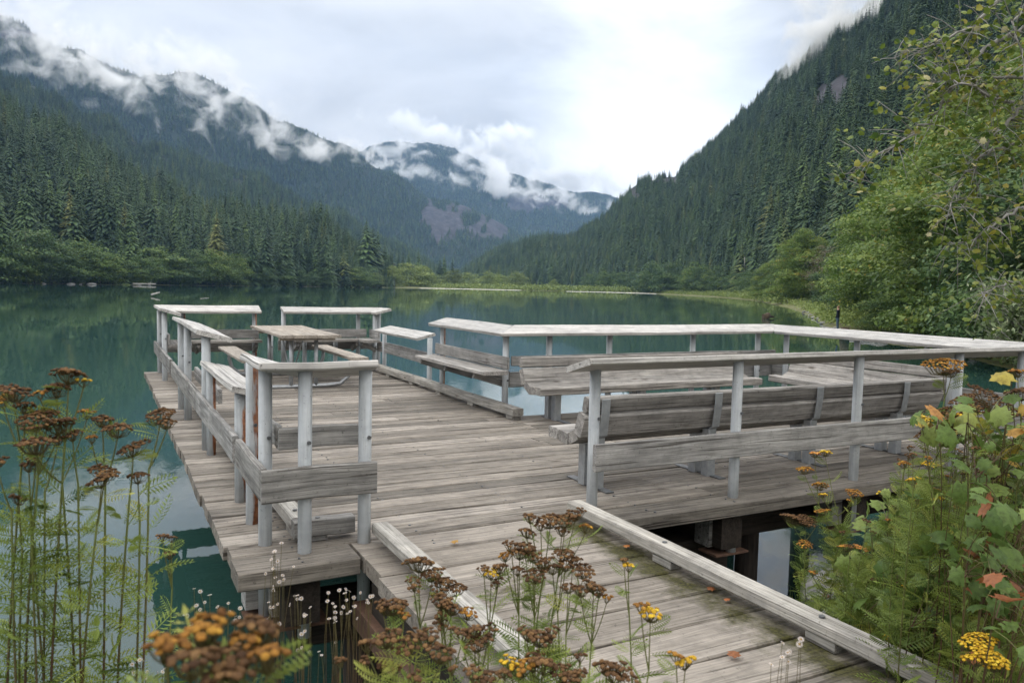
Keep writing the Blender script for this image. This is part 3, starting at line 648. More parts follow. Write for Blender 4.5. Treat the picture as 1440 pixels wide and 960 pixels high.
zz = np.where(tf < 0, tf * 20, np.minimum(tf * dloc * .018, .9 + tf * 1.5)) + .10 * fbm(np.stack([xy[:, 0] / 3, xy[:, 1] / 3, xy[:, 0] * 0], -1), 4) * np.clip(tf * 12, -.3, 1)
i = np.arange((len(tt_) - 1) * len(px_)).reshape(len(tt_) - 1, len(px_))[:, :-1].ravel(); nx_ = len(px_)
tag(mesh_np('shore', np.stack([xy[:, 0], xy[:, 1], zz], -1), np.stack([i, i + 1, i + nx_ + 1, i + nx_], -1), M['flat'], smooth=True), kind='structure')
# pale sand bars along the far waterline
M['sand'] = simple('pale_sand', (.38, .37, .33), (.52, .50, .45), 1, .9)
for a_, b_, off in ((425, 512, -3), (588, 735, -6), (795, 925, -6), (1120, 1200, 14)):
    xs = np.linspace(a_, b_, 40); V = []
    for x in xs:
        e_ = math.sin(PI * (x - a_) / (b_ - a_)); dq = wl(np.array([x]))[0] + off
        for kk, zk in ((-5, -.15), (0, .16), (12, .22)): V.append(AZ(x, dq + kk * e_ * (dq / 500), zk if e_ > .02 else -.1))
    i = np.arange(39)[:, None] * 3 + np.array([[0, 1]]); i = i.ravel()
    tag(mesh_np('sand_bar', V, np.stack([i, i + 1, i + 4, i + 3], -1), M['sand'], smooth=True), kind='structure')
# ------------------------------------------------------------------ trees
def conifer_mesh(name, layers, br, seed, wid=.17, droop=.5, split=True, sub=2):
    r = np.random.default_rng(seed); V = []; F = []; lv = []
    for q in range(layers):
        f = q / (layers - 1); z0 = .06 + .92 * f ** .92
        R = wid * (1 - f) ** .8 * r.uniform(.82, 1.12) + .006; nb = max(4, int(br * (1 - .45 * f))); ph = r.uniform(0, 7)
        for b in range(nb):
            an = ph + 2 * PI * (b + r.uniform(-.3, .3)) / nb; L_ = R * r.uniform(.6, 1.2)
            dx, dy = math.cos(an), math.sin(an); sx, sy = -dy, dx; hw = L_ * r.uniform(.13, .23) + .003; zz_ = z0 + r.uniform(-.5, .5) / layers
            dr_ = droop * r.uniform(.6, 1.3); tone = np.clip(r.normal(.5, .22), 0, 1)
            prof = [(0, .15, 0), (.45, 1, -.12 * dr_), (.8, .75, -.42 * dr_), (1.05, .05, -.8 * dr_)] if sub > 1 else [(0, .3, 0), (.6, 1, -.2 * dr_), (1.05, .1, -.75 * dr_)]
            b0 = len(V)
            for (u, wv, dz) in prof:
                jag = r.uniform(.75, 1.25)
                for sg in (-1, 0, 1):
                    drp = -abs(sg) * hw * wv * .5
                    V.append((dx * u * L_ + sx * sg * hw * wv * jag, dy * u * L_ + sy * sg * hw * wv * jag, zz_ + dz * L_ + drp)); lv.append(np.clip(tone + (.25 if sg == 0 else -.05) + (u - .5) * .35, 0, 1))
            for i in range(len(prof) - 1):
                for c_ in (0, 1): a = b0 + i * 3 + c_; F.append((a, a + 1, a + 4, a + 3))
    # leader
    b0 = len(V)
    for an in (0, 2.1, 4.2): V.append((math.cos(an) * .008, math.sin(an) * .008, .93)); lv.append(.5)
    V.append((0, 0, 1.02)); lv.append(.7); F.append((b0, b0 + 1, b0 + 3, b0 + 3)); F.append((b0 + 1, b0 + 2, b0 + 3, b0 + 3)); F.append((b0 + 2, b0, b0 + 3, b0 + 3))
    F = np.array(F); tri = F[:, 2] == F[:, 3]
    return np.array(V), [F[~tri], F[tri][:, :3]], np.array(lv)
def trunk_np(h, r0, n=7, z0=0.0, top=.15):
    V = []; F = []
    for q, (z, rr) in enumerate(((z0 - .02 * h, r0 * 1.25), (z0 + .06 * h, r0), (h, r0 * top))):
        for k in range(n): V.append((rr * math.cos(2 * PI * k / n), rr * math.sin(2 * PI * k / n), z))
    for q in range(2):
        for k in range(n): F.append((q * n + k, q * n + (k + 1) % n, (q + 1) * n + (k + 1) % n, (q + 1) * n + k))
    return np.array(V), np.array(F)
def conifer_thing(layers, br, seed, wid, label, group):
    o = thing('conifer_tree', (0, 0, 0), label, 'tree', group)
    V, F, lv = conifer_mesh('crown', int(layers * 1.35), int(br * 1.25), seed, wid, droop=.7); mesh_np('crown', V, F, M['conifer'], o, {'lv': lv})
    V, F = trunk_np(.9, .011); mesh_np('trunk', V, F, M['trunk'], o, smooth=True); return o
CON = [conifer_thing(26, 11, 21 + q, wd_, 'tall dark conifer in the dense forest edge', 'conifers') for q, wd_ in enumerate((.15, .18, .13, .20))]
LOW = []
for q, wd_ in enumerate((.15, .18, .13, .17)):
    V, F, lv = conifer_mesh('forest_conifer', 24, 10, 60 + q, wd_, droop=.75, sub=1); V = V[:]; me_o = mesh_np('forest_conifer', V, F, M['conifer'], None, {'lv': lv})
    C.objects.unlink(me_o); LOW.append(me_o)
used_con = [False] * 4
def put_con(p, h, wd, label, group, v):
    root = CON[v]
    if not used_con[v]: used_con[v] = True; o = root
    else: o = copy_tree(root)
    o.location = Vector([float(x) for x in p]); o.scale = (h * wd, h * wd, h); o.rotation_euler = (random.uniform(-.02, .02), random.uniform(-.02, .02), random.uniform(0, 6.28))
    o['label'] = label; o['group'] = group; return o
def forest(name, label, P_, S_, seed):
    n = len(P_); r = np.random.default_rng(seed)
    me = bpy.data.meshes.new(name); me.vertices.add(n); me.vertices.foreach_set('co', np.asarray(P_, np.float32).ravel())
    a = me.attributes.new('scl', 'FLOAT_VECTOR', 'POINT'); wd = r.uniform(.7, 1.5, n)
    a.data.foreach_set('vector', np.stack([S_ * wd, S_ * wd, S_], -1).astype(np.float32).ravel())
    a = me.attributes.new('rot', 'FLOAT_VECTOR', 'POINT'); a.data.foreach_set('vector', np.stack([r.uniform(-.03, .03, n), r.uniform(-.03, .03, n), r.uniform(0, 6.28, n)], -1).astype(np.float32).ravel())
    a = me.attributes.new('idx', 'INT', 'POINT'); a.data.foreach_set('value', r.integers(0, 4, n).astype(np.int32))
    o = bpy.data.objects.new(name, me); C.objects.link(o); tag(o, label, 'forest', kind='stuff')
    g = bpy.data.node_groups.new(name, 'GeometryNodeTree')
    g.interface.new_socket('Geometry', in_out='INPUT', socket_type='NodeSocketGeometry'); g.interface.new_socket('Geometry', in_out='OUTPUT', socket_type='NodeSocketGeometry')
    gi = g.nodes.new('NodeGroupInput'); go = g.nodes.new('NodeGroupOutput'); ip = g.nodes.new('GeometryNodeInstanceOnPoints'); jn = g.nodes.new('GeometryNodeJoinGeometry')
    for lo in LOW:
        oi = g.nodes.new('GeometryNodeObjectInfo'); oi.inputs['Object'].default_value = lo; oi.inputs['As Instance'].default_value = True; g.links.new(oi.outputs['Geometry'], jn.inputs[0])
    def na(nm, ty):
        q = g.nodes.new('GeometryNodeInputNamedAttribute'); q.data_type = ty; q.inputs['Name'].default_value = nm; return q.outputs['Attribute']
    g.links.new(gi.outputs[0], ip.inputs['Points']); g.links.new(jn.outputs[0], ip.inputs['Instance']); ip.inputs['Pick Instance'].default_value = True
    g.links.new(na('idx', 'INT'), ip.inputs['Instance Index']); g.links.new(na('rot', 'FLOAT_VECTOR'), ip.inputs['Rotation']); g.links.new(na('scl', 'FLOAT_VECTOR'), ip.inputs['Scale'])
    g.links.new(ip.outputs[0], go.inputs[0])
    md = o.modifiers.new('trees', 'NODES'); md.node_group = g
    return o
def r_rock(P_): return fbm(np.stack([P_[:, 0] / 60, P_[:, 1] / 60, P_[:, 2] / 35], -1), 3)
def scatter_forest(key, name, label, n, hlo, hhi, seed, tpow=.6, pm=None, dens=None):
    s = SL[key]; px, t, P_ = s.scatter(n, seed, tpow, pm); x, y = topx(P_)
    keep = s.rf(px, t, P_) + .5 * r_rock(P_) < .62
    cl = fbm(np.stack([P_[:, 0] / 45, P_[:, 1] / 45, P_[:, 2] / 45], -1), 3)
    keep &= (cl > -.42)
    r = np.random.default_rng(seed + 1); h = (hlo + (hhi - hlo) * np.clip(.42 + cl * .9 + r.normal(0, .30, n), -.35, 1.25))
    h = h * (1 - .4 * np.clip((t - .75) / .25, 0, 1))
    if key == 'S1': h = h * np.clip((566 - px) / 110, .35, 1)
    return px[keep], t[keep], P_[keep], h[keep]
# forests on the slopes: the trees that show largest stand as individuals, the rest as one wood per slope
big = []
for key, name, label, n, lo, hi, tp, pm in (('S1', 'hillside_forest', 'dense conifer forest climbing the near hillside across the lake', 8000, 18, 34, .62, (-700, 552)),
        ('S2', 'mountain_forest', 'conifer forest on the middle mountain slope below the mist', 22000, 13, 25, .7, (-500, 670)),
        ('S3', 'ridge_forest', 'blue hazy forest on the long ridge wrapped in low cloud', 34000, 12, 24, .75, (-400, 840)),
        ('S4', 'peak_forest', 'distant blue forest on the cloud capped peak at the valley end', 34000, 13, 26, .75, (300, 1050)),
        ('S4b', 'spur_forest', 'forest around the purple cliff at the head of the valley', 9000, 13, 24, .7, (380, 880)),
        ('S5', 'steep_forest', 'dark conifer forest on the steep mountain rising from the shore', 34000, 12, 25, .62, (640, 1900))):
    px, t, P_, h = scatter_forest(key, name, label, n, lo, hi, hash_seed := {'S1': 101, 'S2': 102, 'S3': 103, 'S4': 104, 'S4b': 105, 'S5': 106}[key], tp, pm)
    if key in ('S1', 'S5'):
        d = np.hypot(P_[:, 0], P_[:, 1]); inview = (px > -10) & (px < (600 if key == 'S1' else 1330)) & (t < .30)
        ang = np.where(inview, h / d, 0); order = np.argsort(-ang)[:(110 if key == 'S1' else 120)]
        m_ = np.zeros(len(px), bool); m_[order] = True
        for q in order: big.append((P_[q], h[q] * 1.05, key))
        P_, h = P_[~m_], h[~m_]
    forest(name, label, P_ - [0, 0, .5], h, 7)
for q, (p, h, key) in enumerate(big):
    lab, grp = (('tall dark conifer at the foot of the hillside across the lake', 'conifers at the foot of the hillside') if key == 'S1' else ('tall dark conifer at the foot of the steep mountain slope', 'conifers at the foot of the steep mountain'))
    put_con(p - np.array([0, 0, .5]), h, random.uniform(.85, 1.25), lab, grp, q % 4)
# broadleaf trees ------------------------------------------------
def rnd_unit(r, n):
    v = r.normal(size=(n, 3)); return v / np.linalg.norm(v, axis=1)[:, None]
def leaf_quads(r, cen, nor, size, asp=.55, up_bias=0):
    "diamond leaves at centres cen with normals nor"
    n = len(cen); a = rnd_unit(r, n); t1 = np.cross(nor, a); t1 /= np.linalg.norm(t1, axis=1)[:, None] + 1e-9; t2 = np.cross(nor, t1)
    s = np.asarray(size).reshape(-1, 1) * np.ones((n, 1))
    V = np.stack([cen - t1 * s, cen + t2 * s * asp + nor * s * .12, cen + t1 * s, cen - t2 * s * asp + nor * s * .12], 1).reshape(-1, 3)
    F = np.arange(4 * n).reshape(n, 4); return V, F
def crown_leaves(r, lobes, n, size, flat=.35):
    "leaves spread in clumps near the surface of the lobes; lobes (x, y, z, rx, ry, rz)"
    lobes = np.array(lobes, float); wgt = (lobes[:, 3] * lobes[:, 4] + lobes[:, 5] ** 2); wgt /= wgt.sum()
    nc = max(30, n // 26); li = r.choice(len(lobes), nc, p=wgt); lb = lobes[li]
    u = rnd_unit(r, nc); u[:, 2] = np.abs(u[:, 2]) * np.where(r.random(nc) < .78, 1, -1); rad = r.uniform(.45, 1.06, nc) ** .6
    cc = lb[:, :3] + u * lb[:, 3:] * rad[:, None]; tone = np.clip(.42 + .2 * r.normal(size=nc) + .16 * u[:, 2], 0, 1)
    ci = r.integers(0, nc, n); cs = size * r.uniform(2.2, 5.2, nc)
    off = r.normal(size=(n, 3)) * cs[ci][:, None] * [1, 1, flat]; off[:, 2] -= .25 * np.hypot(off[:, 0], off[:, 1])
    cen = cc[ci] + off; nor = u[ci] * .5 + rnd_unit(r, n) * .8 + [0, 0, .7]; nor /= np.linalg.norm(nor, axis=1)[:, None]
    V, F = leaf_quads(r, cen, nor, size * r.uniform(.6, 1.25, n))
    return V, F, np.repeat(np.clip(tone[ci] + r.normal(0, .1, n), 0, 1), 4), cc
def limbs(r, h, r0, targets, lean=(0, 0), nlimb=14, z0=.12):
    b = MB(); top = np.array([lean[0], lean[1], h]); pts = [np.array([0, 0, -.3]) * 1.0]
    for q in range(1, 7):
        f = q / 6; pts.append(np.array([lean[0] * f, lean[1] * f, h * .88 * f]) + r.normal(size=3) * [h * .012, h * .012, 0])
    b.tube(pts, [r0 * (1 - .14 * q) for q in range(7)], 8)
    for t_ in targets[r.choice(len(targets), min(nlimb, len(targets)), replace=False)]:
        f = np.clip(t_[2] / h * r.uniform(.45, .8), z0, .9); s0 = np.array([lean[0] * f, lean[1] * f, h * .88 * f])
        mid = s0 * .5 + t_ * .5 + [0, 0, .06 * h]; rr = r0 * .42 * (1 - .5 * f)
        b.tube([s0, mid, t_], [rr, rr * .6, rr * .15], 5)
    return b
def broad_tree(name, label, cat, group, h, rad, n, size, leaf, bark, seed, lobes_n=9, z0=.25, trunk_r=None, shape=None, nlimb=14, flat=.35):
    r = np.random.default_rng(seed); o = thing(name, (0, 0, 0), label, cat, group)
    lobes = []
    for q in range(lobes_n):
        f = (q + .5) / lobes_n; zz_ = h * (z0 + (1 - z0) * f * .88); prof = shape(f) if shape else (math.sin(PI * min(1, .18 + f * .82)) ** .6)
        an = q * 2.4 + r.uniform(-.4, .4); rr = rad * prof
        lobes.append((math.cos(an) * rr * .5, math.sin(an) * rr * .5, zz_, rr * r.uniform(.5, .72), rr * r.uniform(.5, .72), h * r.uniform(.1, .16)))
    V, F, lv, cc = crown_leaves(r, lobes, n, size, flat)
    random.seed(seed); limbs(r, h, trunk_r or h * .016, cc, nlimb=nlimb).build('trunk', M[bark], o, True)
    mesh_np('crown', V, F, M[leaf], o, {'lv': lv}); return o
def place(o, p, sc_=1.0, rz=None, label=None, group=None, sz=None):
    o.location = Vector([float(x) for x in p]); s = sc_ if hasattr(sc_, '__len__') else (sc_, sc_, sc_); o.scale = s
    o.rotation_euler = (0, 0, random.uniform(0, 6.28) if rz is None else rz)
    if label: o['label'] = label
    if group: o['group'] = group
    return o
# rounded broadleaf trees along the far shores (unit height 1, scaled)
FAR = [broad_tree('broadleaf_tree', 'round broadleaf tree at the waterline', 'tree', 'broadleaf trees at the waterline', 1, .46, 7000, .019, 'broadleaf', 'trunk', 200 + q, 9, .06, .012) for q in range(4)]
fused = [0] * 4
def far_tree(px, d, h, wd, z, label, group, v=None):
    v = random.randrange(4) if v is None else v
    o = FAR[v] if not fused[v] else copy_tree(FAR[v]); fused[v] = 1
    return place(o, AZ(px, d, z), (h * wd, h * wd, h), None, label, group)
random.seed(5)
gl = 'broadleaf trees along the hillside waterline'
for q in range(46):
    px = -40 + q * 12.6 + random.uniform(-4, 4); d = float(interp(np.array([px]), S1.base)[0][0]) * random.uniform(.995, 1.035)
    hpx = interp(np.array([px]), [(-40, 58), (60, 64), (150, 50), (200, 36), (230, 52), (330, 42), (400, 28), (470, 24), (545, 26)])[0][0] * random.uniform(.7, 1.15)
    far_tree(px, d, hpx / FPX * d, random.uniform(.95, 1.5), .2, 'rounded broadleaf tree at the waterline below the hillside forest', gl)
gr = 'broadleaf trees below the steep mountain'
for q in range(30):
    px = 830 + q * 8.2 + random.uniform(-4, 4); d = float(interp(np.array([px]), S5.base)[0][0]) * random.uniform(.985, 1.03)
    far_tree(px, d, random.uniform(28, 50) / FPX * d * (.7 if px < 900 else 1), random.uniform(.8, 1.2), .3, 'rounded dark broadleaf tree at the foot of the steep mountain', gr)
BUSH = [broad_tree('round_bush', 'round bush', 'bush', 'bushes of the valley mouth', 1, .8, 9000, .026, 'shrubleaf', 'trunk', 230 + q, 10, .0, .012, shape=lambda f: math.sqrt(max(.05, 1 - f * f * .85)), nlimb=8) for q in range(2)]
bused = [0, 0]
# valley mouth: pale bushes, dark firs and meadow shrubs
for (px, d, hpx, wd, lab) in ((578, 640, 34, 1.9, 'big pale green round bush at the valley mouth shore'), (552, 600, 30, 1.2, 'pale green bush beside the conifer point at the shore'),
        (640, 700, 26, 1.6, 'olive bush between the dark firs of the valley mouth'), (690, 720, 24, 1.8, 'wide olive bush in the middle of the valley mouth'), (725, 690, 25, 1.7, 'yellow green bush before the tall forest of the valley'),
        (778, 650, 16, 1.1, 'small lone rounded bush on the valley meadow'), (610, 680, 20, 1.6, 'low green bush at the valley mouth'), (660, 760, 22, 1.8, 'green thicket behind the valley meadow'), (594, 655, 30, 1.5, 'second pale green bush merging with the big one'), (705, 700, 20, 1.5, 'rounded bush next to the yellow green one'), (530, 575, 20, 1.3, 'low bush under the last conifers of the point')):
    v = random.randrange(2); o = BUSH[v] if not bused[v] else copy_tree(BUSH[v]); bused[v] = 1; place(o, AZ(px, d, .3), (hpx / FPX * d * wd * .62,) * 2 + (hpx / FPX * d * 1.05,), None, lab, 'bushes of the valley mouth')
for (px, d, hpx) in ((575, 760, 50), (588, 770, 54), (566, 750, 48), (618, 780, 42), (624, 800, 46), (655, 820, 34), (700, 850, 36), (540, 640, 60), (530, 620, 78), (513, 600, 92), (524, 610, 84), (605, 800, 36), (742, 840, 42), (672, 830, 38), (560, 740, 46), (636, 830, 40)):
    put_con(AZ(px, d, .5), hpx / FPX * d, 1.35, 'dark fir standing in the valley mouth beyond the lake', 'firs of the valley mouth', random.randrange(4))
# low grey green shrubbery on the flats
def ground_cover(name, label, pts, size, n_each, mat, seed, spread):
    r = np.random.default_rng(seed); pts = np.array(pts, float); k = len(pts); ci = np.repeat(np.arange(k), n_each)
    off = r.normal(size=(k * n_each, 3)) * spread; off[:, 2] = np.abs(off[:, 2]); cen = pts[ci] + off
    nor = rnd_unit(r, len(cen)) * .8 + [0, 0, .6]; nor /= np.linalg.norm(nor, axis=1)[:, None]
    V, F = leaf_quads(r, cen, nor, size * r.uniform(.6, 1.3, len(cen)))
    return tag(mesh_np(name, V, F, mat, attrs={'lv': np.repeat(np.clip(r.normal(.5, .2, len(cen)), 0, 1), 4)}), label, 'shrubbery', kind='stuff')
pts = []
for q in range(900):
    px = random.uniform(610, 905); d = random.uniform(612, 720); pts.append(AZ(px, d, .4))
for q in range(260):
    px = random.uniform(740, 885); pts.append(AZ(px, random.uniform(607, 640), .3))
ground_cover('shrubbery', 'low pale green shrubbery covering the flats at the valley mouth', pts, .8, 26, M['shrubleaf'], 31, [1.8, 1.8, 1.6])
pts = []
for q in range(260):
    px = random.uniform(925, 1100); d = float(wl(np.array([px]))[0]) * random.uniform(1.03, 1.2); pts.append(AZ(px, d, .5))
for q in range(170):
    px = random.uniform(1005, 1075); d = float(wl(np.array([px]))[0]) * random.uniform(1.06, 1.18); pts.append(AZ(px, d, .8))
ground_cover('shrubbery', 'yellow green grass and shrubs on the spit below the steep mountain', pts, .35, 40, M['shrubleaf'], 32, [1.6, 1.6, 1.0])
pts = []
for q in range(150):
    px = random.uniform(1095, 1235); d = float(wl(np.array([px]))[0]) * random.uniform(1.16, 1.5); pts.append(AZ(px, d, .5))
ground_cover('shrubbery', 'low green shrubs along the back of the mossy shore', pts, .16, 60, M['shrubleaf'], 33, [.9, .9, .6])
# big deciduous trees on the near bank
def alder_shape(f): return .55 + .5 * math.sin(PI * min(1, .25 + f * .75)) - .25 * f
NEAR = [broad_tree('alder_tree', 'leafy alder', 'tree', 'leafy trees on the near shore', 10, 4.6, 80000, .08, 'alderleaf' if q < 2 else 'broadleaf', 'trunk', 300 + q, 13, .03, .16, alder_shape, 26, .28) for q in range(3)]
nused = [0, 0, 0]
def near_tree(v, px, d, h, wd, lab, z=.4, rz=None):
    o = NEAR[v] if not nused[v] else copy_tree(NEAR[v]); nused[v] = 1
    place(o, AZ(px, d, z), (h / 10 * wd, h / 10 * wd, h / 10), rz, lab); return o
near_tree(0, 1300, 84, 17, 1.05, 'bright green leafy alder rising behind the grassy shore')
near_tree(1, 1385, 72, 20, 1.1, 'tallest bright alder under the overhanging branch')
near_tree(0, 1470, 58, 20, 1.1, 'bright alder cut by the picture edge behind the willow shrub')
near_tree(2, 1235, 92, 10.5, 1.1, 'dark rounded leafy tree behind the person on the shore')
near_tree(2, 1290, 68, 7, 1.25, 'low drooping dark tree hanging over the mossy shore')
near_tree(2, 1350, 58, 7.5, 1.3, 'low dark drooping tree over the stones of the shore')
near_tree(1, 1225, 130, 16, 1.0, 'yellowish alder beside the bare brownish tree')
near_tree(2, 1110, 235, 14, 1.2, 'dark rounded tree at the bend of the shore', .8)
near_tree(1, 1085, 265, 13, 1.2, 'light green rounded tree at the bend of the shore', .8)
near_tree(1, 1130, 205, 19, 1.0, 'tall light green tree at the bend of the shore', .8)
near_tree(2, 1195, 150, 13, 1.1, 'dark green tree behind the brownish tree', .8)
near_tree(2, 1560, 44, 15, 1.1, 'dark tree mostly beyond the picture edge', .6)
near_tree(0, 1260, 150, 25, .9, 'tall light green tree high behind the shore trees', 1)
near_tree(0, 1330, 120, 27, .9, 'tall yellow green tree high on the bank', 1)
near_tree(1, 1430, 95, 30, .95, 'highest yellow green tree against the mountain', 1)
near_tree(1, 1530, 80, 27, 1, 'tall tree beyond the picture edge', 1)
bt_ = broad_tree('bare_tree', 'thin brownish tree with bare stems among green trees', 'tree', None, 13, 3.6, 4200, .16, 'bareleaf', 'barkpale', 340, 9, .15, .16, None, 40)
place(bt_, AZ(1158, 175, .8), 1.0)
for px, d, h in ((1218, 260, 34), (1190, 300, 33), (1240, 280, 36), (1165, 330, 32), (1208, 240, 31), (1262, 300, 34), (1150, 380, 30), (1285, 250, 33)):
    put_con(AZ(px, d, 14), h, 1.2, 'large dark conifer above the shore alders', 'large conifers above the alders', random.randrange(4))
# dead silver snag
sg = thing('dead_snag', AZ(1045, 430, 2), 'pale bare dead trunk standing before the dark forest', 'tree'); b = MB(AZ(1045, 430, 2)); p_ = AZ(1045, 430, 2); b.tube([p_, p_ + [.3, 0, 9], p_ + [.2, .1, 19]], [.4, .33, .12], 8); b.build('trunk', M['log'], sg, True)
# ------------------------------------------------------------------ air and mist
def haze_box():
    V = [(-3200, -400, -6), (6200, -400, -6), (6200, 6200, -6), (-3200, 6200, -6), (-3200, -400, 1900), (6200, -400, 1900), (6200, 6200, 1900), (-3200, 6200, 1900)]
    F = [(0, 3, 2, 1), (4, 5, 6, 7), (0, 1, 5, 4), (1, 2, 6, 5), (2, 3, 7, 6), (3, 0, 4, 7)]
    mt = bpy.data.materials.new('haze_air'); mt.use_nodes = True; n = mt.node_tree.nodes; l = mt.node_tree.links; n.remove(n['Principled BSDF'])
    pv = n.new('ShaderNodeVolumePrincipled'); pv.inputs['Color'].default_value = (.38, .62, 1.0, 1); pv.inputs['Density'].default_value = HAZE; pv.inputs['Anisotropy'].default_value = .0
    l.new(pv.outputs[0], n['Material Output'].inputs['Volume'])
    try: mt.cycles.homogeneous_volume = True
    except Exception: pass
    tag(mesh_np('haze', V, np.array(F), mt), 'pale blue haze in the valley air', 'haze', kind='stuff')
HAZE = 8e-5
haze_box()
def mist_mat(name, dens, thr, scale):
    mt = bpy.data.materials.new(name); mt.use_nodes = True; n = mt.node_tree.nodes; l = mt.node_tree.links; n.remove(n['Principled BSDF'])
    pv = n.new('ShaderNodeVolumePrincipled'); pv.inputs['Color'].default_value = (1, 1, 1, 1); pv.inputs['Anisotropy'].default_value = 0
    tcn = n.new('ShaderNodeTexCoord'); ln = n.new('ShaderNodeVectorMath'); ln.operation = 'LENGTH'; l.new(tcn.outputs['Object'], ln.inputs[0])
    geo = n.new('ShaderNodeNewGeometry'); f = noise_tex(n, l, geo.outputs['Position'], scale, 8, .62, .5)
    a = n.new('ShaderNodeMath'); a.operation = 'MULTIPLY_ADD'; a.inputs[1].default_value = 9.0; l.new(f, a.inputs[0]); a.inputs[2].default_value = -4.25 - thr
    b = n.new('ShaderNodeMath'); b.operation = 'SUBTRACT'; l.new(a.outputs[0], b.inputs[0]); 
    sq = n.new('ShaderNodeMath'); sq.operation = 'POWER'; sq.inputs[1].default_value = 2.0; l.new(ln.outputs['Value'], sq.inputs[0]); k2 = n.new('ShaderNodeMath'); k2.operation = 'MULTIPLY'; k2.inputs[1].default_value = 1.9; l.new(sq.outputs[0], k2.inputs[0]); l.new(k2.outputs[0], b.inputs[1])
    mrn = n.new('ShaderNodeMapRange'); mrn.interpolation_type = 'SMOOTHSTEP'; mrn.inputs[1].default_value = -.2; mrn.inputs[2].default_value = 1.5; mrn.inputs[3].default_value = 0; mrn.inputs[4].default_value = dens; l.new(b.outputs[0], mrn.inputs[0])
    l.new(mrn.outputs[0], pv.inputs['Density']); l.new(pv.outputs[0], n['Material Output'].inputs['Volume']); return mt
M['mist3'] = mist_mat('mist_on_ridge', .042, .3, .015); M['mist3b'] = mist_mat('thin_mist_on_ridge', .020, .25, .018); M['bank3'] = mist_mat('cloud_behind_ridge', .016, .0, .008); M['bank4'] = mist_mat('cloud_behind_peak', .02, -.15, .006)
M['mist4'] = mist_mat('mist_on_peak', .034, .2, .0095)
M['mist5'] = mist_mat('mist_thin', .055, -.7, .022)
import bmesh
bm = bmesh.new(); bmesh.ops.create_icosphere(bm, subdivisions=3, radius=1.0); me_s = bpy.data.meshes.new('mist_cloud'); bm.to_mesh(me_s); bm.free()
def mist(px, py, d, rx, ry, dep, mat, tilt=0):
    "ellipsoid of cloud with its real size: rx, ry in photo pixels at distance d, depth dep in metres"
    me = me_s.copy(); o = link_mesh('mist_cloud', me, M[mat]); p = W(px, py, d); k = d / FPX
    rv = np.array([FW[1], -FW[0], 0]); rv /= np.linalg.norm(rv); vv = p * [1, 1, 0]; vv /= np.linalg.norm(vv); side = np.array([vv[1], -vv[0], 0]); upv = np.array([0, 0, 1.0])
    a = math.radians(tilt); X = side * math.cos(a) - upv * math.sin(a); Z = side * math.sin(a) + upv * math.cos(a)
    mm = Matrix.Identity(4)
    for i in range(3): mm[i][0] = X[i] * rx * k * 1.35; mm[i][1] = vv[i] * dep * 1.2; mm[i][2] = Z[i] * ry * k * 1.45; mm[i][3] = p[i]
    o.matrix_world = mm; return tag(o, 'white cloud mist clinging to the mountain side', 'mist', kind='stuff')
for a in ((70, 78, 2140, 110, 36, 110, 24), (170, 112, 2130, 90, 36, 110, 24), (260, 136, 2120, 80, 40, 110, 30), (340, 158, 2180, 80, 36, 110, 34), (420, 200, 2340, 70, 20, 100, 20), (490, 214, 2450, 60, 18, 90, 8)):
    mist(*a[:6], 'mist3', a[6])
for a in ((40, 44, 2300, 110, 32, 100, 26), (160, 84, 2320, 110, 28, 100, 24), (280, 112, 2400, 90, 26, 100, 26), (380, 166, 2460, 60, 20, 90, 36)):
    mist(*a[:6], 'mist3b', a[6])
for a in ((90, 46, 2580, 170, 40, 150, 20), (215, 80, 2620, 90, 36, 140, 25), (300, 92, 2650, 90, 26, 140, 28)):
    mist(*a[:6], 'bank3', a[6])
for a in ((575, 238, 3750, 90, 24, 170, 10), (565, 210, 4050, 60, 16, 160, 4), (715, 256, 3900, 80, 32, 190, 30), (800, 284, 4050, 70, 20, 170, 14), (660, 226, 4150, 90, 22, 170, 14)):
    mist(*a[:6], 'mist4', a[6])
for a in ((640, 196, 4750, 110, 22, 260, 10), (740, 226, 4800, 120, 34, 280, 20), (830, 258, 4850, 80, 30, 260, 18)):
    mist(*a[:6], 'bank4', a[6])
for a in ((1160, 62, 800, 42, 66, 40, 35), (1130, 100, 830, 30, 46, 36, 30), (1210, 22, 790, 70, 42, 45, 28), (1290, 10, 740, 40, 30, 36, 10), (1275, 16, 760, 46, 38, 40, 10)):
    mist(*a[:6], 'mist5', a[6])
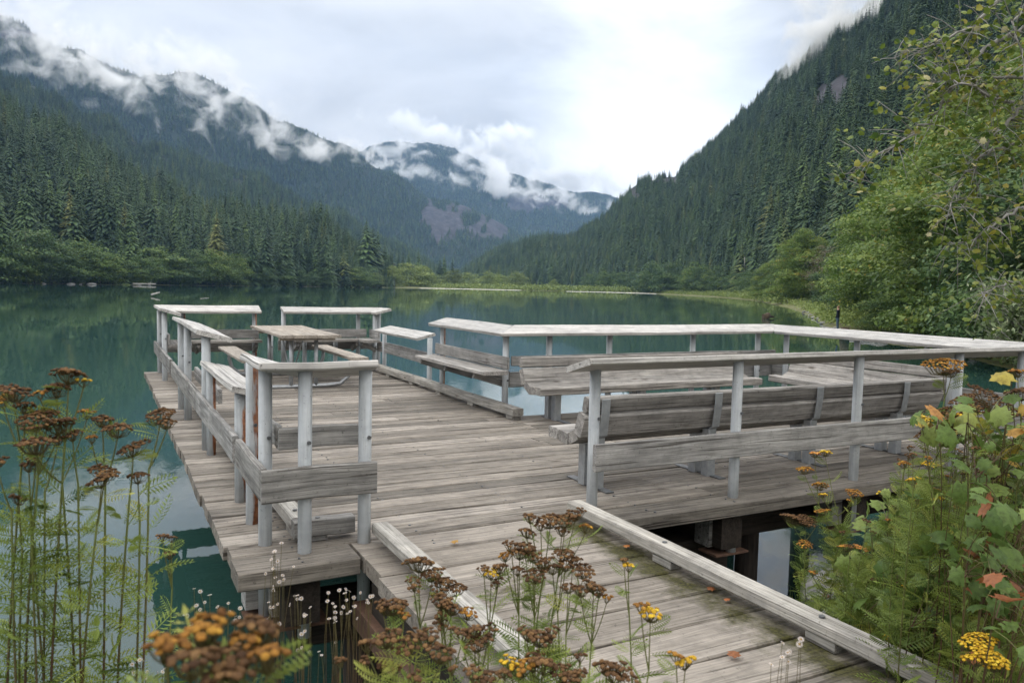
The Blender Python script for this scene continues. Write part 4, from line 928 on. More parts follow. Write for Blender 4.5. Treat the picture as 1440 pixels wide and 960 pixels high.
# ------------------------------------------------------------------ the near bank
def bank_ys(x): return np.interp(x, [-9, 0, 1, 3, 4, 6, 9, 16], [1.8, 2.9, 3.1, 3.7, 4.6, 5.4, 6.3, 9.0])
def bank_z(x, y):
    x = np.asarray(x, float); y = np.asarray(y, float); s = bank_ys(x) - y
    z = np.where(s < 0, np.maximum(s * .7, -2.5), 1.5 * (1 - np.exp(-np.maximum(s, 0) / 1.3)))
    return z + .09 * fbm(np.stack([x * 1.3, y * 1.3, x * 0], -1), 4)
M['bank'] = simple('dark_bank_soil', (.025, .02, .013), (.075, .06, .035), 3, .95, bump=.03, c2=(.05, .06, .02), thr=(.5, .65), sc2=2)
sheet('bank', -9, 16, -9, 10, 0, M['bank'], 130, 100, bank_z)
def grass_cover():
    r = np.random.default_rng(91); n = 42000; x = r.uniform(-6, 13, n); y = r.uniform(-5, 6.5, n); s = bank_ys(x) - y
    k = (s > .25) & ~((x > 1.2) & (x < 3.0)) & (fbm(np.stack([x, y, x * 0], -1), 3) > -.35) & (np.hypot(x, y) > .5); x, y = x[k], y[k]; n = len(x); z = bank_z(x, y)
    an = r.uniform(0, 6.28, n); h = r.uniform(.06, .22, n); w_ = .004; ln = r.normal(0, .45, (n, 2)) * h[:, None]; c, s_ = np.cos(an) * w_, np.sin(an) * w_; p = np.stack([x, y, z], -1); d = np.stack([c, s_, c * 0], -1)
    top = p + np.stack([ln[:, 0], ln[:, 1], h], -1); mid = p + np.stack([ln[:, 0] * .3, ln[:, 1] * .3, h * .6], -1); V = np.stack([p - d, p + d, mid + d * .8, top, mid - d * .8], 1).reshape(-1, 3); F = np.arange(5 * n).reshape(n, 5)
    tag(mesh_np('grass', V, F, M['tansyleaf'], attrs={'lv': np.repeat(np.clip(r.normal(.5, .18, n), .05, 1), 5)}), 'short rough grass on the bank behind the tansies', 'grass', kind='stuff')
# rocks -----------------------------------------------------------
def rock_mesh(seed, n=2):
    bm = bmesh.new(); bmesh.ops.create_icosphere(bm, subdivisions=n, radius=1.0)
    V = np.array([v.co[:] for v in bm.verts]); r_ = np.random.default_rng(seed)
    k = 1 + .38 * fbm(V * 1.3 + seed, 3) + .10 * fbm(V * 4 + seed, 2); V = V * k[:, None]
    for _ in range(5):
        nn = rnd_unit(r_, 1)[0]; c = r_.uniform(.55, .8); dd_ = V @ nn; V -= np.outer(np.maximum(dd_ - c, 0), nn) * .8
    for v, q in zip(bm.verts, V): v.co = q
    me = bpy.data.meshes.new('boulder'); bm.to_mesh(me); bm.free(); return me
RM = [rock_mesh(q, 3) for q in range(5)]
def rock(p, s, label, group, mat='rock', v=None):
    me = RM[random.randrange(5) if v is None else v].copy(); o = link_mesh('boulder', me, M[mat]); o.location = Vector([float(x) for x in p])
    o.scale = s; o.rotation_euler = (random.uniform(-.3, .3), random.uniform(-.3, .3), random.uniform(0, 6)); return tag(o, label, 'rock', group)
random.seed(12)
for (px, py, d, s) in ((1188, 836, 5.6, .20), (1222, 838, 5.5, .17), (1158, 822, 6.2, .2), (1212, 866, 5.0, .16), (1252, 862, 5.1, .2), (1178, 862, 5.2, .13), (1286, 880, 4.9, .2)):
    p = W(px, py, d); rock(p - [0, 0, s * .4], (s * 1.25, s, s * .85), 'grey stone at the water edge under the bushy bank', 'stones under the bushy bank')
for q in range(46):
    px = random.uniform(1130, 1245); d = float(wl(np.array([px]))[0]) * random.uniform(.98, 1.07); s = random.uniform(.18, .5)
    rock(AZ(px, d, .1), (s * 1.3, s, s * .6), 'grey stone on the mossy shore by the standing person', 'stones along the mossy shore')
for q in range(12):
    px = random.uniform(1290, 1400); d = float(wl(np.array([px]))[0]) * random.uniform(.98, 1.1); s = random.uniform(.15, .4)
    rock(AZ(px, d, .15), (s * 1.3, s, s * .6), 'dark stone on the shore below the drooping trees', 'stones below the drooping trees')
for (px, s) in ((62, .6), (100, .8), (128, 1.0), (196, .9), (113, .5), (210, .7)):
    d = float(wl(np.array([px]))[0]) * .996; rock(AZ(px, d, .1), (s * 2.0, s, s * .55), 'pale boulder on the waterline below the hillside trees', 'pale boulders across the lake', 'concrete')
# floating and stranded wood --------------------------------------
def log(name, label, cat, p, ln, r0, rz, mat, up=.1):
    o = thing(name, p, label, cat, None, rz); b = MB((0, 0, 0)); b.tube([np.array([-ln / 2, 0, 0]), np.array([0, .1, up * .4]), np.array([ln / 2, 0, up])], [r0, r0 * .9, r0 * .6], 9); b.build('trunk', M[mat], o, True)
    b = MB((0, 0, 0)); b.tube([np.array([ln * .2, 0, 0]), np.array([ln * .3, .3, r0 * 2.5])], [r0 * .35, r0 * .15], 6); b.build('branch_stub', M[mat], o, True); return o
log('driftwood_log', 'pale log floating on the dark lake beyond the railing corner', 'log', W(219, 414, 150), 2.6, .16, 1.0, 'log', .35)
log('driftwood_log', 'thin pale stick floating on the lake above the dock end', 'log', W(288, 420, 118), 1.5, .06, .6, 'log')
log('driftwood_log', 'reddish log lying on the waterline among boulders across the lake', 'log', AZ(203, 362, .5), 9, .4, .2, 'log')
st = thing('tree_stump', W(1076, 446, 98), 'dark rotten stump standing in the shallow water near the spit', 'stump'); b = MB((0, 0, 0)); b.tube([np.array([0, 0, -.4]), np.array([.2, 0, .12]), np.array([.65, .05, .3])], [.5, .42, .3], 10); b.build('trunk', M['stump'], st, True)
b = MB((0, 0, 0)); b.tube([np.array([-.3, 0, .15]), np.array([1.5, .1, .05])], [.25, .1], 7); b.build('root', M['stump'], st, True)
st = thing('tree_stump', W(1188, 467, 60), 'short dark stump beside the person on the shore', 'stump'); b = MB((0, 0, 0)); b.tube([np.array([0, 0, -.5]), np.array([.03, 0, .35])], [.35, .28], 9); b.build('trunk', M['stump'], st, True)
# the person on the shore ------------------------------------------
def skin(name, V, E, R, mat, parent, lev=2):
    me = bpy.data.meshes.new(name); me.from_pydata(V, E, []); o = bpy.data.objects.new(name, me); C.objects.link(o); o.parent = parent; me.materials.append(mat)
    md = o.modifiers.new('skin', 'SKIN'); me.skin_vertices[0].data[0].use_root = True
    for q, r_ in enumerate(R): me.skin_vertices[0].data[q].radius = r_ if hasattr(r_, '__len__') else (r_, r_)
    sd = o.modifiers.new('sub', 'SUBSURF'); sd.levels = lev; sd.render_levels = lev; return o
def bodymat():
    mt, n, l, p = mat_new('person_body'); tcn = n.new('ShaderNodeTexCoord'); s = n.new('ShaderNodeSeparateXYZ'); l.new(tcn.outputs['Object'], s.inputs[0])
    r = ramp(n, [(0, (.02, .018, .015)), (.05, (.07, .11, .16)), (.47, (.07, .11, .16)), (.5, (.012, .017, .028)), (.80, (.012, .017, .028)), (.835, (.42, .26, .19)), (1, (.42, .26, .19))]); r.color_ramp.interpolation = 'CONSTANT'
    dv = n.new('ShaderNodeMath'); dv.operation = 'DIVIDE'; dv.inputs[1].default_value = 1.78; l.new(s.outputs['Z'], dv.inputs[0]); l.new(dv.outputs[0], r.inputs[0]); l.new(r.outputs[0], p.inputs['Base Color']); p.inputs['Roughness'].default_value = .8; return mt
pp = W(1177.5, 464, 62); pe = thing('person', pp, 'person in a dark jacket and jeans standing on the mossy shore', 'person'); pe.rotation_euler = (0, 0, .4)
bV = [(0, 0, .95), (0, 0, 1.12), (0, 0, 1.33), (0, 0, 1.46), (0, .01, 1.53), (0, .02, 1.64), (0, .02, 1.74),
      (.10, 0, .88), (.12, .02, .48), (.12, -.02, .08), (.13, .12, .03), (-.10, 0, .88), (-.13, 0, .48), (-.15, -.05, .08), (-.16, .09, .03),
      (.19, 0, 1.42), (.25, .02, 1.16), (.22, .15, .98), (.21, .21, .93), (-.19, 0, 1.42), (-.26, -.01, 1.15), (-.27, .06, .90), (-.27, .08, .82)]
bE = [(0, 1), (1, 2), (2, 3), (3, 4), (4, 5), (5, 6), (0, 7), (7, 8), (8, 9), (9, 10), (0, 11), (11, 12), (12, 13), (13, 14), (3, 15), (15, 16), (16, 17), (17, 18), (3, 19), (19, 20), (20, 21), (21, 22)]
bR = [(.16, .12), (.145, .11), (.18, .12), (.13, .09), .055, (.085, .10), (.065, .075), .09, .062, .05, .045, .09, .062, .05, .045, .065, .052, .042, .035, .065, .052, .042, .035]
skin('body', bV, bE, bR, bodymat(), pe)
M['hair'] = simple('light_brown_hair', (.16, .10, .05), (.30, .20, .10), 30, .7)
skin('hair', [(0, -.03, 1.62), (0, -.02, 1.71), (0, .03, 1.775)], [(0, 1), (1, 2)], [(.082, .08), (.098, .10), (.07, .08)], M['hair'], pe)
# ------------------------------------------------------------------ plants of the near bank
def inst(TV, TF, mats, pos):
    n, k = len(pos), len(TV); V = np.einsum('nij,kj->nki', mats, TV) + pos[:, None, :]
    F = (TF[None] + (np.arange(n) * k)[:, None, None]).reshape(-1, TF.shape[1]); return V.reshape(-1, 3), F
def frames(x, up):
    "frames with local +x along x and +z close to up"
    x = x / (np.linalg.norm(x, axis=1)[:, None] + 1e-9); y = np.cross(up, x); y /= np.linalg.norm(y, axis=1)[:, None] + 1e-9; z = np.cross(x, y); return np.stack([x, y, z], -1)
def pinnate(pairs=9, curl=.0, droop=.25):
    V = []; F = []; xs = np.linspace(.12, .96, pairs)
    for i, x in enumerate(xs):
        L_ = .30 * math.sin(PI * (.16 + .74 * (i + 1) / (pairs + 1))) ** .8; z = -droop * x * x
        for sg in (-1, 1):
            # a leaflet with two teeth
            b0 = len(V); ax_, ay = x + L_ * .42, sg * L_
            V += [(x, 0, z), (x + L_ * .33, sg * L_ * .45, z + .01), (ax_, ay, z - L_ * .18 - curl * L_), (x + L_ * .10 + .02, sg * L_ * .55, z - .01)]; F.append((b0, b0 + 1, b0 + 2, b0 + 3))
            b0 = len(V); V += [(x + .10 * L_, sg * L_ * .35, z), (x + .40 * L_, sg * L_ * .62, z + .015), (x + .62 * L_, sg * L_ * .66, z), (x + .30 * L_, sg * L_ * .42, z)]; F.append((b0, b0 + 1, b0 + 2, b0 + 3))
    for i in range(pairs):
        x0, x1 = (0 if i == 0 else xs[i - 1]), xs[i]; b0 = len(V); w_ = .014
        V += [(x0, -w_, -droop * x0 * x0), (x0, w_, -droop * x0 * x0), (x1, w_, -droop * x1 * x1), (x1, -w_, -droop * x1 * x1)]; F.append((b0, b0 + 1, b0 + 2, b0 + 3))
    b0 = len(V); V += [(.96, 0, -droop * .92), (1.0, .05, -droop), (1.12, 0, -droop * 1.2), (1.0, -.05, -droop)]; F.append((b0, b0 + 1, b0 + 2, b0 + 3))
    return np.array(V), np.array(F)
PIN, PINF = pinnate(); PINC, PINCF = pinnate(7, 1.1, .75)
def button(seg=8):
    V = [(0, 0, .34)]; F = []
    for (r_, z) in ((.5, .44), (.92, .26), (1.0, 0), (.6, -.38)):
        for k in range(seg): V.append((r_ * math.cos(2 * PI * k / seg), r_ * math.sin(2 * PI * k / seg), z))
    for k in range(seg): F.append((0, 1 + k, 1 + (k + 1) % seg, 1 + (k + 1) % seg))
    for q in range(3):
        for k in range(seg): a = 1 + q * seg; F.append((a + k, a + seg + k, a + seg + (k + 1) % seg, a + (k + 1) % seg))
    return np.array(V), np.array(F)
BUT, BUTF = button(); BUTH, BUTHF = button(14)
def fix_tri(F):
    F = np.asarray(F); t = F[:, 2] == F[:, 3]; return [F[~t], F[t][:, :3]]
M['tansyleaf'] = leafmat('tansy_foliage', [(0, (.05, .028, .02)), (.14, (.09, .055, .03)), (.2, (.065, .10, .022)), (.55, (.14, .20, .042)), (.85, (.24, .30, .065)), (1, (.34, .35, .08))], .3, .5, .12)
M['stem'] = leafmat('plant_stem', [(0, (.045, .020, .018)), (.35, (.075, .04, .025)), (.7, (.12, .14, .04)), (1, (.20, .24, .07))], 0, .55, .1)
grass_cover()
def headmat(name, dark, mid, light):
    mt, n, l, p = mat_new(name); at = n.new('ShaderNodeAttribute'); at.attribute_name = 'lv'; r = ramp(n, [(0, dark), (.5, mid), (1, light)]); l.new(at.outputs['Fac'], r.inputs[0])
    geo = n.new('ShaderNodeNewGeometry'); s = ramp(n, [(.35, (.45, .45, .45)), (.65, (1.3, 1.25, 1.15))]); l.new(noise_tex(n, l, geo.outputs['Position'], 420, 3, .7), s.inputs[0])
    bq = n.new('ShaderNodeBump'); bq.inputs['Strength'].default_value = 1.0; bq.inputs['Distance'].default_value = .0012; l.new(noise_tex(n, l, geo.outputs['Position'], 900, 3, .7), bq.inputs['Height']); l.new(bq.outputs[0], p.inputs['Normal'])
    l.new(mix(n, l, 1, r.outputs[0], s.outputs[0], 'MULTIPLY'), p.inputs['Base Color']); p.inputs['Roughness'].default_value = .85; p.inputs['Specular IOR Level'].default_value = .15; return mt
HM = {'b': headmat('brown_seed_head', (.055, .030, .017), (.115, .064, .031), (.20, .118, .052)), 'r': headmat('rusty_flower_head', (.12, .055, .018), (.26, .125, .028), (.42, .24, .04)),
      'y': headmat('yellow_flower_head', (.34, .19, .02), (.58, .38, .03), (.70, .52, .07)), 'o': headmat('orange_flower_head', (.30, .11, .03), (.50, .22, .06), (.60, .36, .12))}
def strip_tubes(segs, n=4):
    "segs: list of (points, radii, tone0, tone1) -> one light mesh"
    V = []; F = []; T = []
    for pts, rad, t0, t1 in segs:
        pts = np.array(pts); m_ = len(pts); d = np.gradient(pts, axis=0); d /= np.linalg.norm(d, axis=1)[:, None] + 1e-9
        ref = np.where(np.abs(d[:, 2:3]) > .9, np.array([[1., 0, 0]]), np.array([[0, 0, 1.]])); x = np.cross(d, ref); x /= np.linalg.norm(x, axis=1)[:, None]; y = np.cross(d, x); b0 = len(V)
        for i in range(m_):
            for k in range(n): V.append(pts[i] + (x[i] * math.cos(2 * PI * k / n) + y[i] * math.sin(2 * PI * k / n)) * rad[i]); T.append(t0 + (t1 - t0) * i / (m_ - 1))
        for i in range(m_ - 1):
            for k in range(n): a = b0 + i * n + k; b = b0 + i * n + (k + 1) % n; F.append((a, b, b + n, a + n))
    return np.array(V), np.array(F), np.array(T)
def bez(p0, p1, p2, n=8):
    t = np.linspace(0, 1, n)[:, None]; return (1 - t) ** 2 * p0 + 2 * t * (1 - t) * p1 + t * t * p2
def tansy(seed, base, heads, label, group, leaf_n=16, leaf_len=.12, leaf_rng=(.25, .95), brown_below=.0, stem_r=.004, but_r=.0055, hi=False, nstem=None, tone=.55, hscale=1.0):
    "heads: (px, py, d, width in px, colour)"
    r = np.random.default_rng(seed); o = thing('tansy_plant', base, label, 'plant', group); base = np.array(base, float)
    hp = [W(h[0], h[1], h[2]) for h in heads]; segs = []; leaves = []
    # group heads onto stems
    ns = nstem or max(1, round(len(heads) / 4)); order = np.argsort([h[0] for h in heads]); groups = np.array_split(order, ns)
    for g in groups:
        if not len(g): continue
        cen = np.mean([hp[i] for i in g], 0); low = min(hp[i][2] for i in g); b_ = base + np.append(r.normal(0, .05, 2), -.05)
        H = cen[2] - b_[2]; fa_ = min(.3, .13 / H); fork = np.array([cen[0], cen[1], low]) * (1 - fa_) + b_ * fa_; fork[:2] += r.normal(0, .01, 2)
        mid = b_ * .5 + fork * .5 + np.append(r.normal(0, .05, 2), .05 * H); st_ = bez(b_, mid, fork, 14); segs.append((st_, np.linspace(stem_r, stem_r * .6, 14), -.9 if brown_below else .3, .8))
        for i in g:
            R = heads[i][3] / FPX * heads[i][2] / 2 * hscale * .92; nb = hp[i] - np.array([0, 0, R * .6 + .012]); m2 = fork * .45 + nb * .55; m2[2] -= .02; sg = bez(fork, m2, nb, 6); segs.append((sg, np.linspace(stem_r * .6, stem_r * .35, 6), .7, .55))
            for lf in range(2):
                q = r.uniform(.3, .95); pt = fork * (1 - q) + nb * q; an = r.uniform(0, 6.28); leaves.append((pt, np.array([math.cos(an), math.sin(an), .5]), leaf_len * r.uniform(.3, .6), np.clip(r.normal(tone + .1, .12), .22, 1), False))
            # corymb
            nbut = int(np.clip((R / but_r) ** 2 * 1.0, 7, 110)); k = np.arange(nbut); rr = R * np.sqrt((k + .5) / nbut); th = k * 2.39996 + r.uniform(0, 6); tl = r.normal(0, .22, 2)
            P_ = np.stack([rr * np.cos(th), rr * np.sin(th), -rr ** 2 / R * .25 + r.normal(0, but_r * .38, nbut)], -1); P_[:, 2] += P_[:, 0] * tl[0] + P_[:, 1] * tl[1]
            P_[:, :2] += r.normal(0, but_r * .3, (nbut, 2)); nrm = np.stack([P_[:, 0] / R * .55, P_[:, 1] / R * .55, np.ones(nbut)], -1) + r.normal(0, .15, (nbut, 3)); fr_ = frames(np.cross(nrm, [0.3, 1, .1]), nrm)
            sz = but_r * r.uniform(.78, 1.15, nbut); TV, TF = (BUTH, BUTHF) if hi else (BUT, BUTF)
            V, F = inst(TV, TF, fr_ * sz[:, None, None], P_ + hp[i] - base); lv = np.repeat(np.clip(r.normal(.45, .25, nbut), 0, 1), len(TV))
            mesh_np('flower_head', V, fix_tri(F), HM[heads[i][4]], o, {'lv': lv}, smooth=True)
            for kk in range(0, nbut, 2 if nbut > 24 else 1):
                e = P_[kk] + hp[i]; segs.append((np.array([nb, nb * .4 + e * .6 - [0, 0, R * .25], e - [0, 0, but_r * .3]]), [.0011, .0009, .0008], .5, .45))
        for q in range(int(leaf_n * 1.9)):
            f = leaf_rng[0] + (leaf_rng[1] - leaf_rng[0]) * (q + r.uniform(0, 1)) / int(leaf_n * 1.9); idx = f * 13; i0 = int(min(idx, 12)); pt = st_[i0] * (1 - (idx - i0)) + st_[i0 + 1] * (idx - i0)
            an = q * 2.4 + r.uniform(-.5, .5); wither = f < brown_below; el = r.uniform(.2, .8) if not wither else r.uniform(-.9, .0)
            leaves.append((pt, np.array([math.cos(an), math.sin(an), el]), leaf_len * r.uniform(.65, 1.15) * (1.1 - .5 * f) * (.75 if wither else 1), r.uniform(0, .13) if wither else np.clip(r.normal(tone, .15), .2, 1), wither))
    V, F, T = strip_tubes(segs); mesh_np('stem', V - base, F, M['stem'], o, {'lv': T}, smooth=True)
    Vs, Fs, Ls = [], [], []; off = 0
    for wth in (False, True):
        LL = [q for q in leaves if q[4] == wth]
        if not LL: continue
        d = np.array([q[1] for q in LL]); fr_ = frames(d, np.array([[0, 0, .35]]) + r.normal(0, .8, (len(LL), 3))); TV, TF = (PINC, PINCF) if wth else (PIN, PINF)
        V, F = inst(TV, TF, fr_ * np.array([q[2] for q in LL])[:, None, None], np.array([q[0] for q in LL]) - base); Vs.append(V); Fs.append(F + off); off += len(V); Ls.append(np.repeat([q[3] for q in LL], len(TV)))
    if Vs: mesh_np('foliage', np.concatenate(Vs), np.concatenate(Fs), M['tansyleaf'], o, {'lv': np.concatenate(Ls)})
    return o
def gnd(px, d):
    p = AZ(px, d, 0); p[2] = float(bank_z(np.array([p[0]]), np.array([p[1]]))[0]); return p
# tall tansies against the water on the near side of the dock
GA = 'tall tansies in front of the open water'
LG = [([(19, 544, 2.2, 44, 'b'), (5, 557, 2.25, 30, 'r'), (35, 567, 2.2, 26, 'b')], 18), ([(96, 520, 2.2, 44, 'b'), (79, 542, 2.22, 36, 'b'), (117, 533, 2.2, 18, 'y'), (57, 550, 2.2, 16, 'r')], 45),
      ([(50, 585, 2.15, 44, 'b'), (82, 592, 2.18, 42, 'b'), (66, 577, 2.2, 30, 'b')], 62), ([(50, 617, 2.1, 48, 'b'), (122, 577, 2.25, 20, 'r')], 70), ([(144, 586, 2.25, 28, 'b'), (165, 597, 2.2, 40, 'b'), (129, 613, 2.2, 16, 'r')], 88),
      ([(146, 658, 2.15, 40, 'b'), (142, 669, 2.12, 34, 'b')], 96), ([(187, 624, 2.2, 42, 'b')], 104), ([(194, 665, 2.2, 30, 'b')], 112), ([(225, 578, 2.25, 40, 'b'), (234, 590, 2.22, 26, 'b')], 118)]
LLAB = ['tansy at the picture edge with three brown heads', 'tallest brown headed tansy rising over the teal water', 'tansy with three crowded brown heads in front of the teal water', 'tansy with one broad flat brown head and a small rusty head',
        'tansy with two brown heads side by side over the water', 'tansy with a double stacked brown head lower than its neighbours', 'tansy with a single flat brown head', 'tansy with one small drooping brown head', 'tansy whose head leans across the dock edge']
for q, ((hs, bx), lab) in enumerate(zip(LG, LLAB)):
    tansy(400 + q, gnd(bx + random.uniform(-6, 6), 2.3) , hs, lab, GA, leaf_n=24, leaf_len=.15, leaf_rng=(.06, .97), brown_below=.66, nstem=1, tone=.72, stem_r=.0042)
for q, bx in enumerate((-30, 5, 30, 52, 75, 100)):
    tansy(430 + q, gnd(bx, 2.25), [(bx + random.uniform(-12, 30), random.uniform(600, 700), 2.2, 22, 'b')], 'slender small headed tansy among the taller ones over the water', 'slender tansies over the water', leaf_n=22, leaf_len=.14, leaf_rng=(.06, .98), brown_below=.68, nstem=1, tone=.6)
tansy(440, gnd(222, 2.7), [(229, 752, 2.7, 18, 'b'), (241, 754, 2.7, 14, 'b'), (238, 776, 2.68, 18, 'b')], 'small lone tansy with three tiny heads over the dark reflection', None, leaf_n=18, leaf_len=.11, leaf_rng=(.3, .97), nstem=1, tone=.6)
# out of focus heads close to the camera
tansy(450, gnd(300, .8), [(287, 872, .72, 74, 'r'), (234, 899, .70, 56, 'r'), (268, 918, .68, 70, 'b'), (322, 916, .70, 72, 'b'), (364, 873, .74, 62, 'b'), (376, 912, .70, 60, 'r'), (345, 893, .72, 50, 'r'), (318, 944, .68, 70, 'b')],
      'blurred rusty tansy heads very close to the viewer', None, leaf_n=10, leaf_len=.12, but_r=.0047, hi=True, nstem=2, leaf_rng=(.2, .8), tone=.75, hscale=1.05)
GC = 'brown tansies in front of the walkway'
CG = [([(589, 786, 1.95, 48, 'b'), (608, 801, 1.95, 40, 'b'), (622, 812, 1.95, 40, 'b'), (642, 823, 1.95, 34, 'b'), (583, 818, 1.9, 26, 'b'), (620, 824, 1.92, 34, 'b')], 600, 1.9, 'brown tansy arching over the near kerb, six dark heads'),
      ([(622, 840, 1.8, 36, 'b'), (634, 849, 1.8, 36, 'b'), (657, 857, 1.8, 30, 'r'), (622, 860, 1.8, 24, 'b'), (620, 873, 1.8, 22, 'b')], 625, 1.75, 'brown tansy with a rusty head just below the arching one'),
      ([(553, 844, 1.75, 52, 'b'), (567, 860, 1.72, 26, 'r'), (540, 850, 1.75, 28, 'b')], 560, 1.7, 'flat brown tansy before the dark gap under the dock'),
      ([(544, 890, 1.35, 48, 'b'), (578, 896, 1.35, 52, 'b'), (603, 890, 1.35, 40, 'b'), (620, 912, 1.32, 46, 'b'), (517, 900, 1.36, 34, 'b')], 575, 1.3, 'broad low brown tansy over bright green feathery leaves'),
      ([(650, 886, 1.7, 40, 'b'), (667, 881, 1.7, 34, 'b'), (674, 897, 1.68, 44, 'b'), (686, 883, 1.7, 30, 'b')], 660, 1.65, 'brown tansy of four heads crossing the near kerb'),
      ([(746, 723, 2.0, 26, 'b'), (774, 726, 2.0, 40, 'b'), (795, 727, 2.0, 36, 'b'), (809, 718, 2.0, 32, 'b'), (823, 738, 2.0, 22, 'r'), (761, 735, 2.0, 20, 'b'), (741, 744, 2.0, 26, 'b'), (790, 742, 2.0, 22, 'b')], 768, 1.95, 'tallest brown tansy in front of the walkway planks'),
      ([(720, 764, 1.95, 26, 'b'), (739, 765, 1.95, 32, 'b'), (731, 773, 1.95, 30, 'b'), (750, 777, 1.95, 30, 'b'), (711, 777, 1.95, 24, 'r'), (767, 786, 1.93, 28, 'b'), (753, 803, 1.92, 40, 'b'), (728, 798, 1.93, 22, 'b')], 745, 1.9, 'dense brown tansy in the middle of the planks'),
      ([(792, 774, 1.97, 34, 'b'), (806, 782, 1.97, 26, 'b'), (795, 790, 1.95, 26, 'b'), (820, 797, 1.95, 40, 'b'), (778, 795, 1.94, 26, 'b'), (799, 822, 1.92, 22, 'b')], 775, 1.9, 'dark brown tansy just beyond the dense one, leaning to the mossy kerb'),
      ([(703, 794, 1.9, 26, 'b'), (681, 797, 1.9, 20, 'b'), (691, 803, 1.9, 22, 'y'), (699, 816, 1.9, 20, 'b')], 705, 1.85, 'tansy with one yellow head among small brown ones'),
      ([(817, 825, 1.85, 30, 'b'), (835, 820, 1.85, 34, 'b'), (853, 837, 1.85, 18, 'r'), (842, 827, 1.85, 22, 'b')], 822, 1.8, 'slim tansy with small flat heads and a rusty side head'),
      ([(884, 793, 1.9, 18, 'y'), (878, 785, 1.9, 12, 'b')], 850, 1.85, 'green slim tansy with a tiny yellow head'),
      ([(759, 890, 1.6, 46, 'b'), (742, 887, 1.6, 30, 'b'), (774, 886, 1.6, 30, 'b'), (753, 918, 1.58, 28, 'b')], 757, 1.55, 'low tansy with one broad brown head over the kerb end'),
      ([(764, 927, 1.4, 50, 'b'), (795, 941, 1.4, 44, 'b'), (808, 948, 1.38, 40, 'b'), (736, 933, 1.4, 40, 'r'), (718, 929, 1.4, 30, 'y')], 765, 1.35, 'tansy at the lower picture edge with brown and yellow heads'),
      ([(853, 931, 1.5, 40, 'b'), (874, 936, 1.5, 36, 'b'), (862, 945, 1.48, 34, 'b'), (889, 954, 1.48, 26, 'b')], 860, 1.45, 'dark brown tansy at the lower picture edge before the planks'),
      ([(902, 848, 1.6, 24, 'r'), (915, 858, 1.6, 34, 'y')], 895, 1.5, 'tansy with a golden drooping head over the bare planks'),
      ([(952, 918, 1.5, 26, 'r'), (964, 926, 1.5, 30, 'y')], 925, 1.4, 'tansy with a golden head reaching furthest across the planks'),
      ([(686, 948, 1.3, 44, 'b'), (664, 941, 1.3, 30, 'b')], 670, 1.25, 'brown tansy cut by the lower picture edge beside the kerb')]
for q, (hs, bx, bd, lab) in enumerate(CG):
    tansy(460 + q, gnd(bx, bd), hs, lab, GC, leaf_n=26 if q in (3, 5, 6, 7) else 20, leaf_len=.115, leaf_rng=(.35, .96), tone=.62 if q != 3 else .78, stem_r=.0034)
for q, bx in enumerate((520, 545, 570, 590, 640, 690, 720, 760, 800, 830, 480)):
    d_ = random.uniform(1.25, 1.6); tansy(490 + q, gnd(bx, d_), [(bx + random.uniform(-15, 15), random.uniform(915, 950), d_, 16, 'b')], 'short feathery green tansy at the lower picture edge', 'short feathery tansies', leaf_n=30, leaf_len=.13, leaf_rng=(.45, .99), nstem=1, tone=.74)
GR = 'tansies on the bushy bank beside the dock'
RG = [([(1146, 636, 4.6, 16, 'o'), (1161, 634, 4.6, 16, 'y'), (1132, 657, 4.6, 24, 'r'), (1154, 680, 4.55, 22, 'r'), (1202, 690, 4.5, 24, 'r'), (1157, 694, 4.5, 12, 'y')], 1235, 4.5, 'tansy with five small rusty heads against the dock edge boards'),
      ([(1115, 724, 4.5, 34, 'b'), (1134, 728, 4.5, 30, 'b'), (1156, 716, 4.5, 22, 'r')], 1190, 4.4, 'tansy with faded brown heads before the dark water under the dock'),
      ([(1132, 762, 4.3, 22, 'r'), (1190, 766, 4.3, 22, 'r'), (1211, 768, 4.25, 20, 'o'), (1143, 803, 4.2, 12, 'r')], 1200, 4.1, 'tansy with bright orange heads over the water gap'),
      ([(1241, 691, 4.4, 14, 'y'), (1272, 650, 4.3, 18, 'r'), (1286, 672, 4.25, 22, 'y')], 1280, 4.2, 'tansy with a single yellow head on a bare stalk'),
      ([(1328, 506, 3.9, 56, 'r'), (1338, 520, 3.9, 24, 'b')], 1325, 3.9, 'tall tansy whose flat rusty head overlaps the long cap rail'),
      ([(1342, 577, 3.7, 44, 'b'), (1354, 583, 3.7, 26, 'y'), (1299, 586, 3.75, 24, 'y'), (1303, 608, 3.75, 30, 'b'), (1330, 600, 3.7, 40, 'b'), (1355, 557, 3.75, 34, 'b')], 1330, 3.6, 'tansy with dark and yellow heads above the orange berry leaves'),
      ([(1401, 556, 3.5, 66, 'b'), (1375, 566, 3.5, 30, 'b')], 1395, 3.4, 'tansy with the widest dark rusty head above the berry leaves'),
      ([(1438, 546, 3.4, 40, 'b'), (1432, 520, 3.5, 20, 'r')], 1450, 3.3, 'tansy with brown head cut by the picture edge'),
      ([(1307, 650, 3.9, 20, 'y'), (1314, 698, 3.8, 28, 'y'), (1318, 688, 3.8, 20, 'r')], 1315, 3.7, 'tansy with yellow heads deep in the green leaves'),
      ([(1281, 825, 3.7, 22, 'y'), (1246, 893, 3.5, 14, 'y')], 1275, 3.5, 'low tansy with yellow head beside the kerb'),
      ([(1375, 895, 2.9, 44, 'y'), (1392, 916, 2.85, 46, 'y'), (1372, 920, 2.85, 36, 'y'), (1398, 930, 2.85, 30, 'y')], 1385, 2.9, 'tansy with the biggest bright yellow flower cluster')]
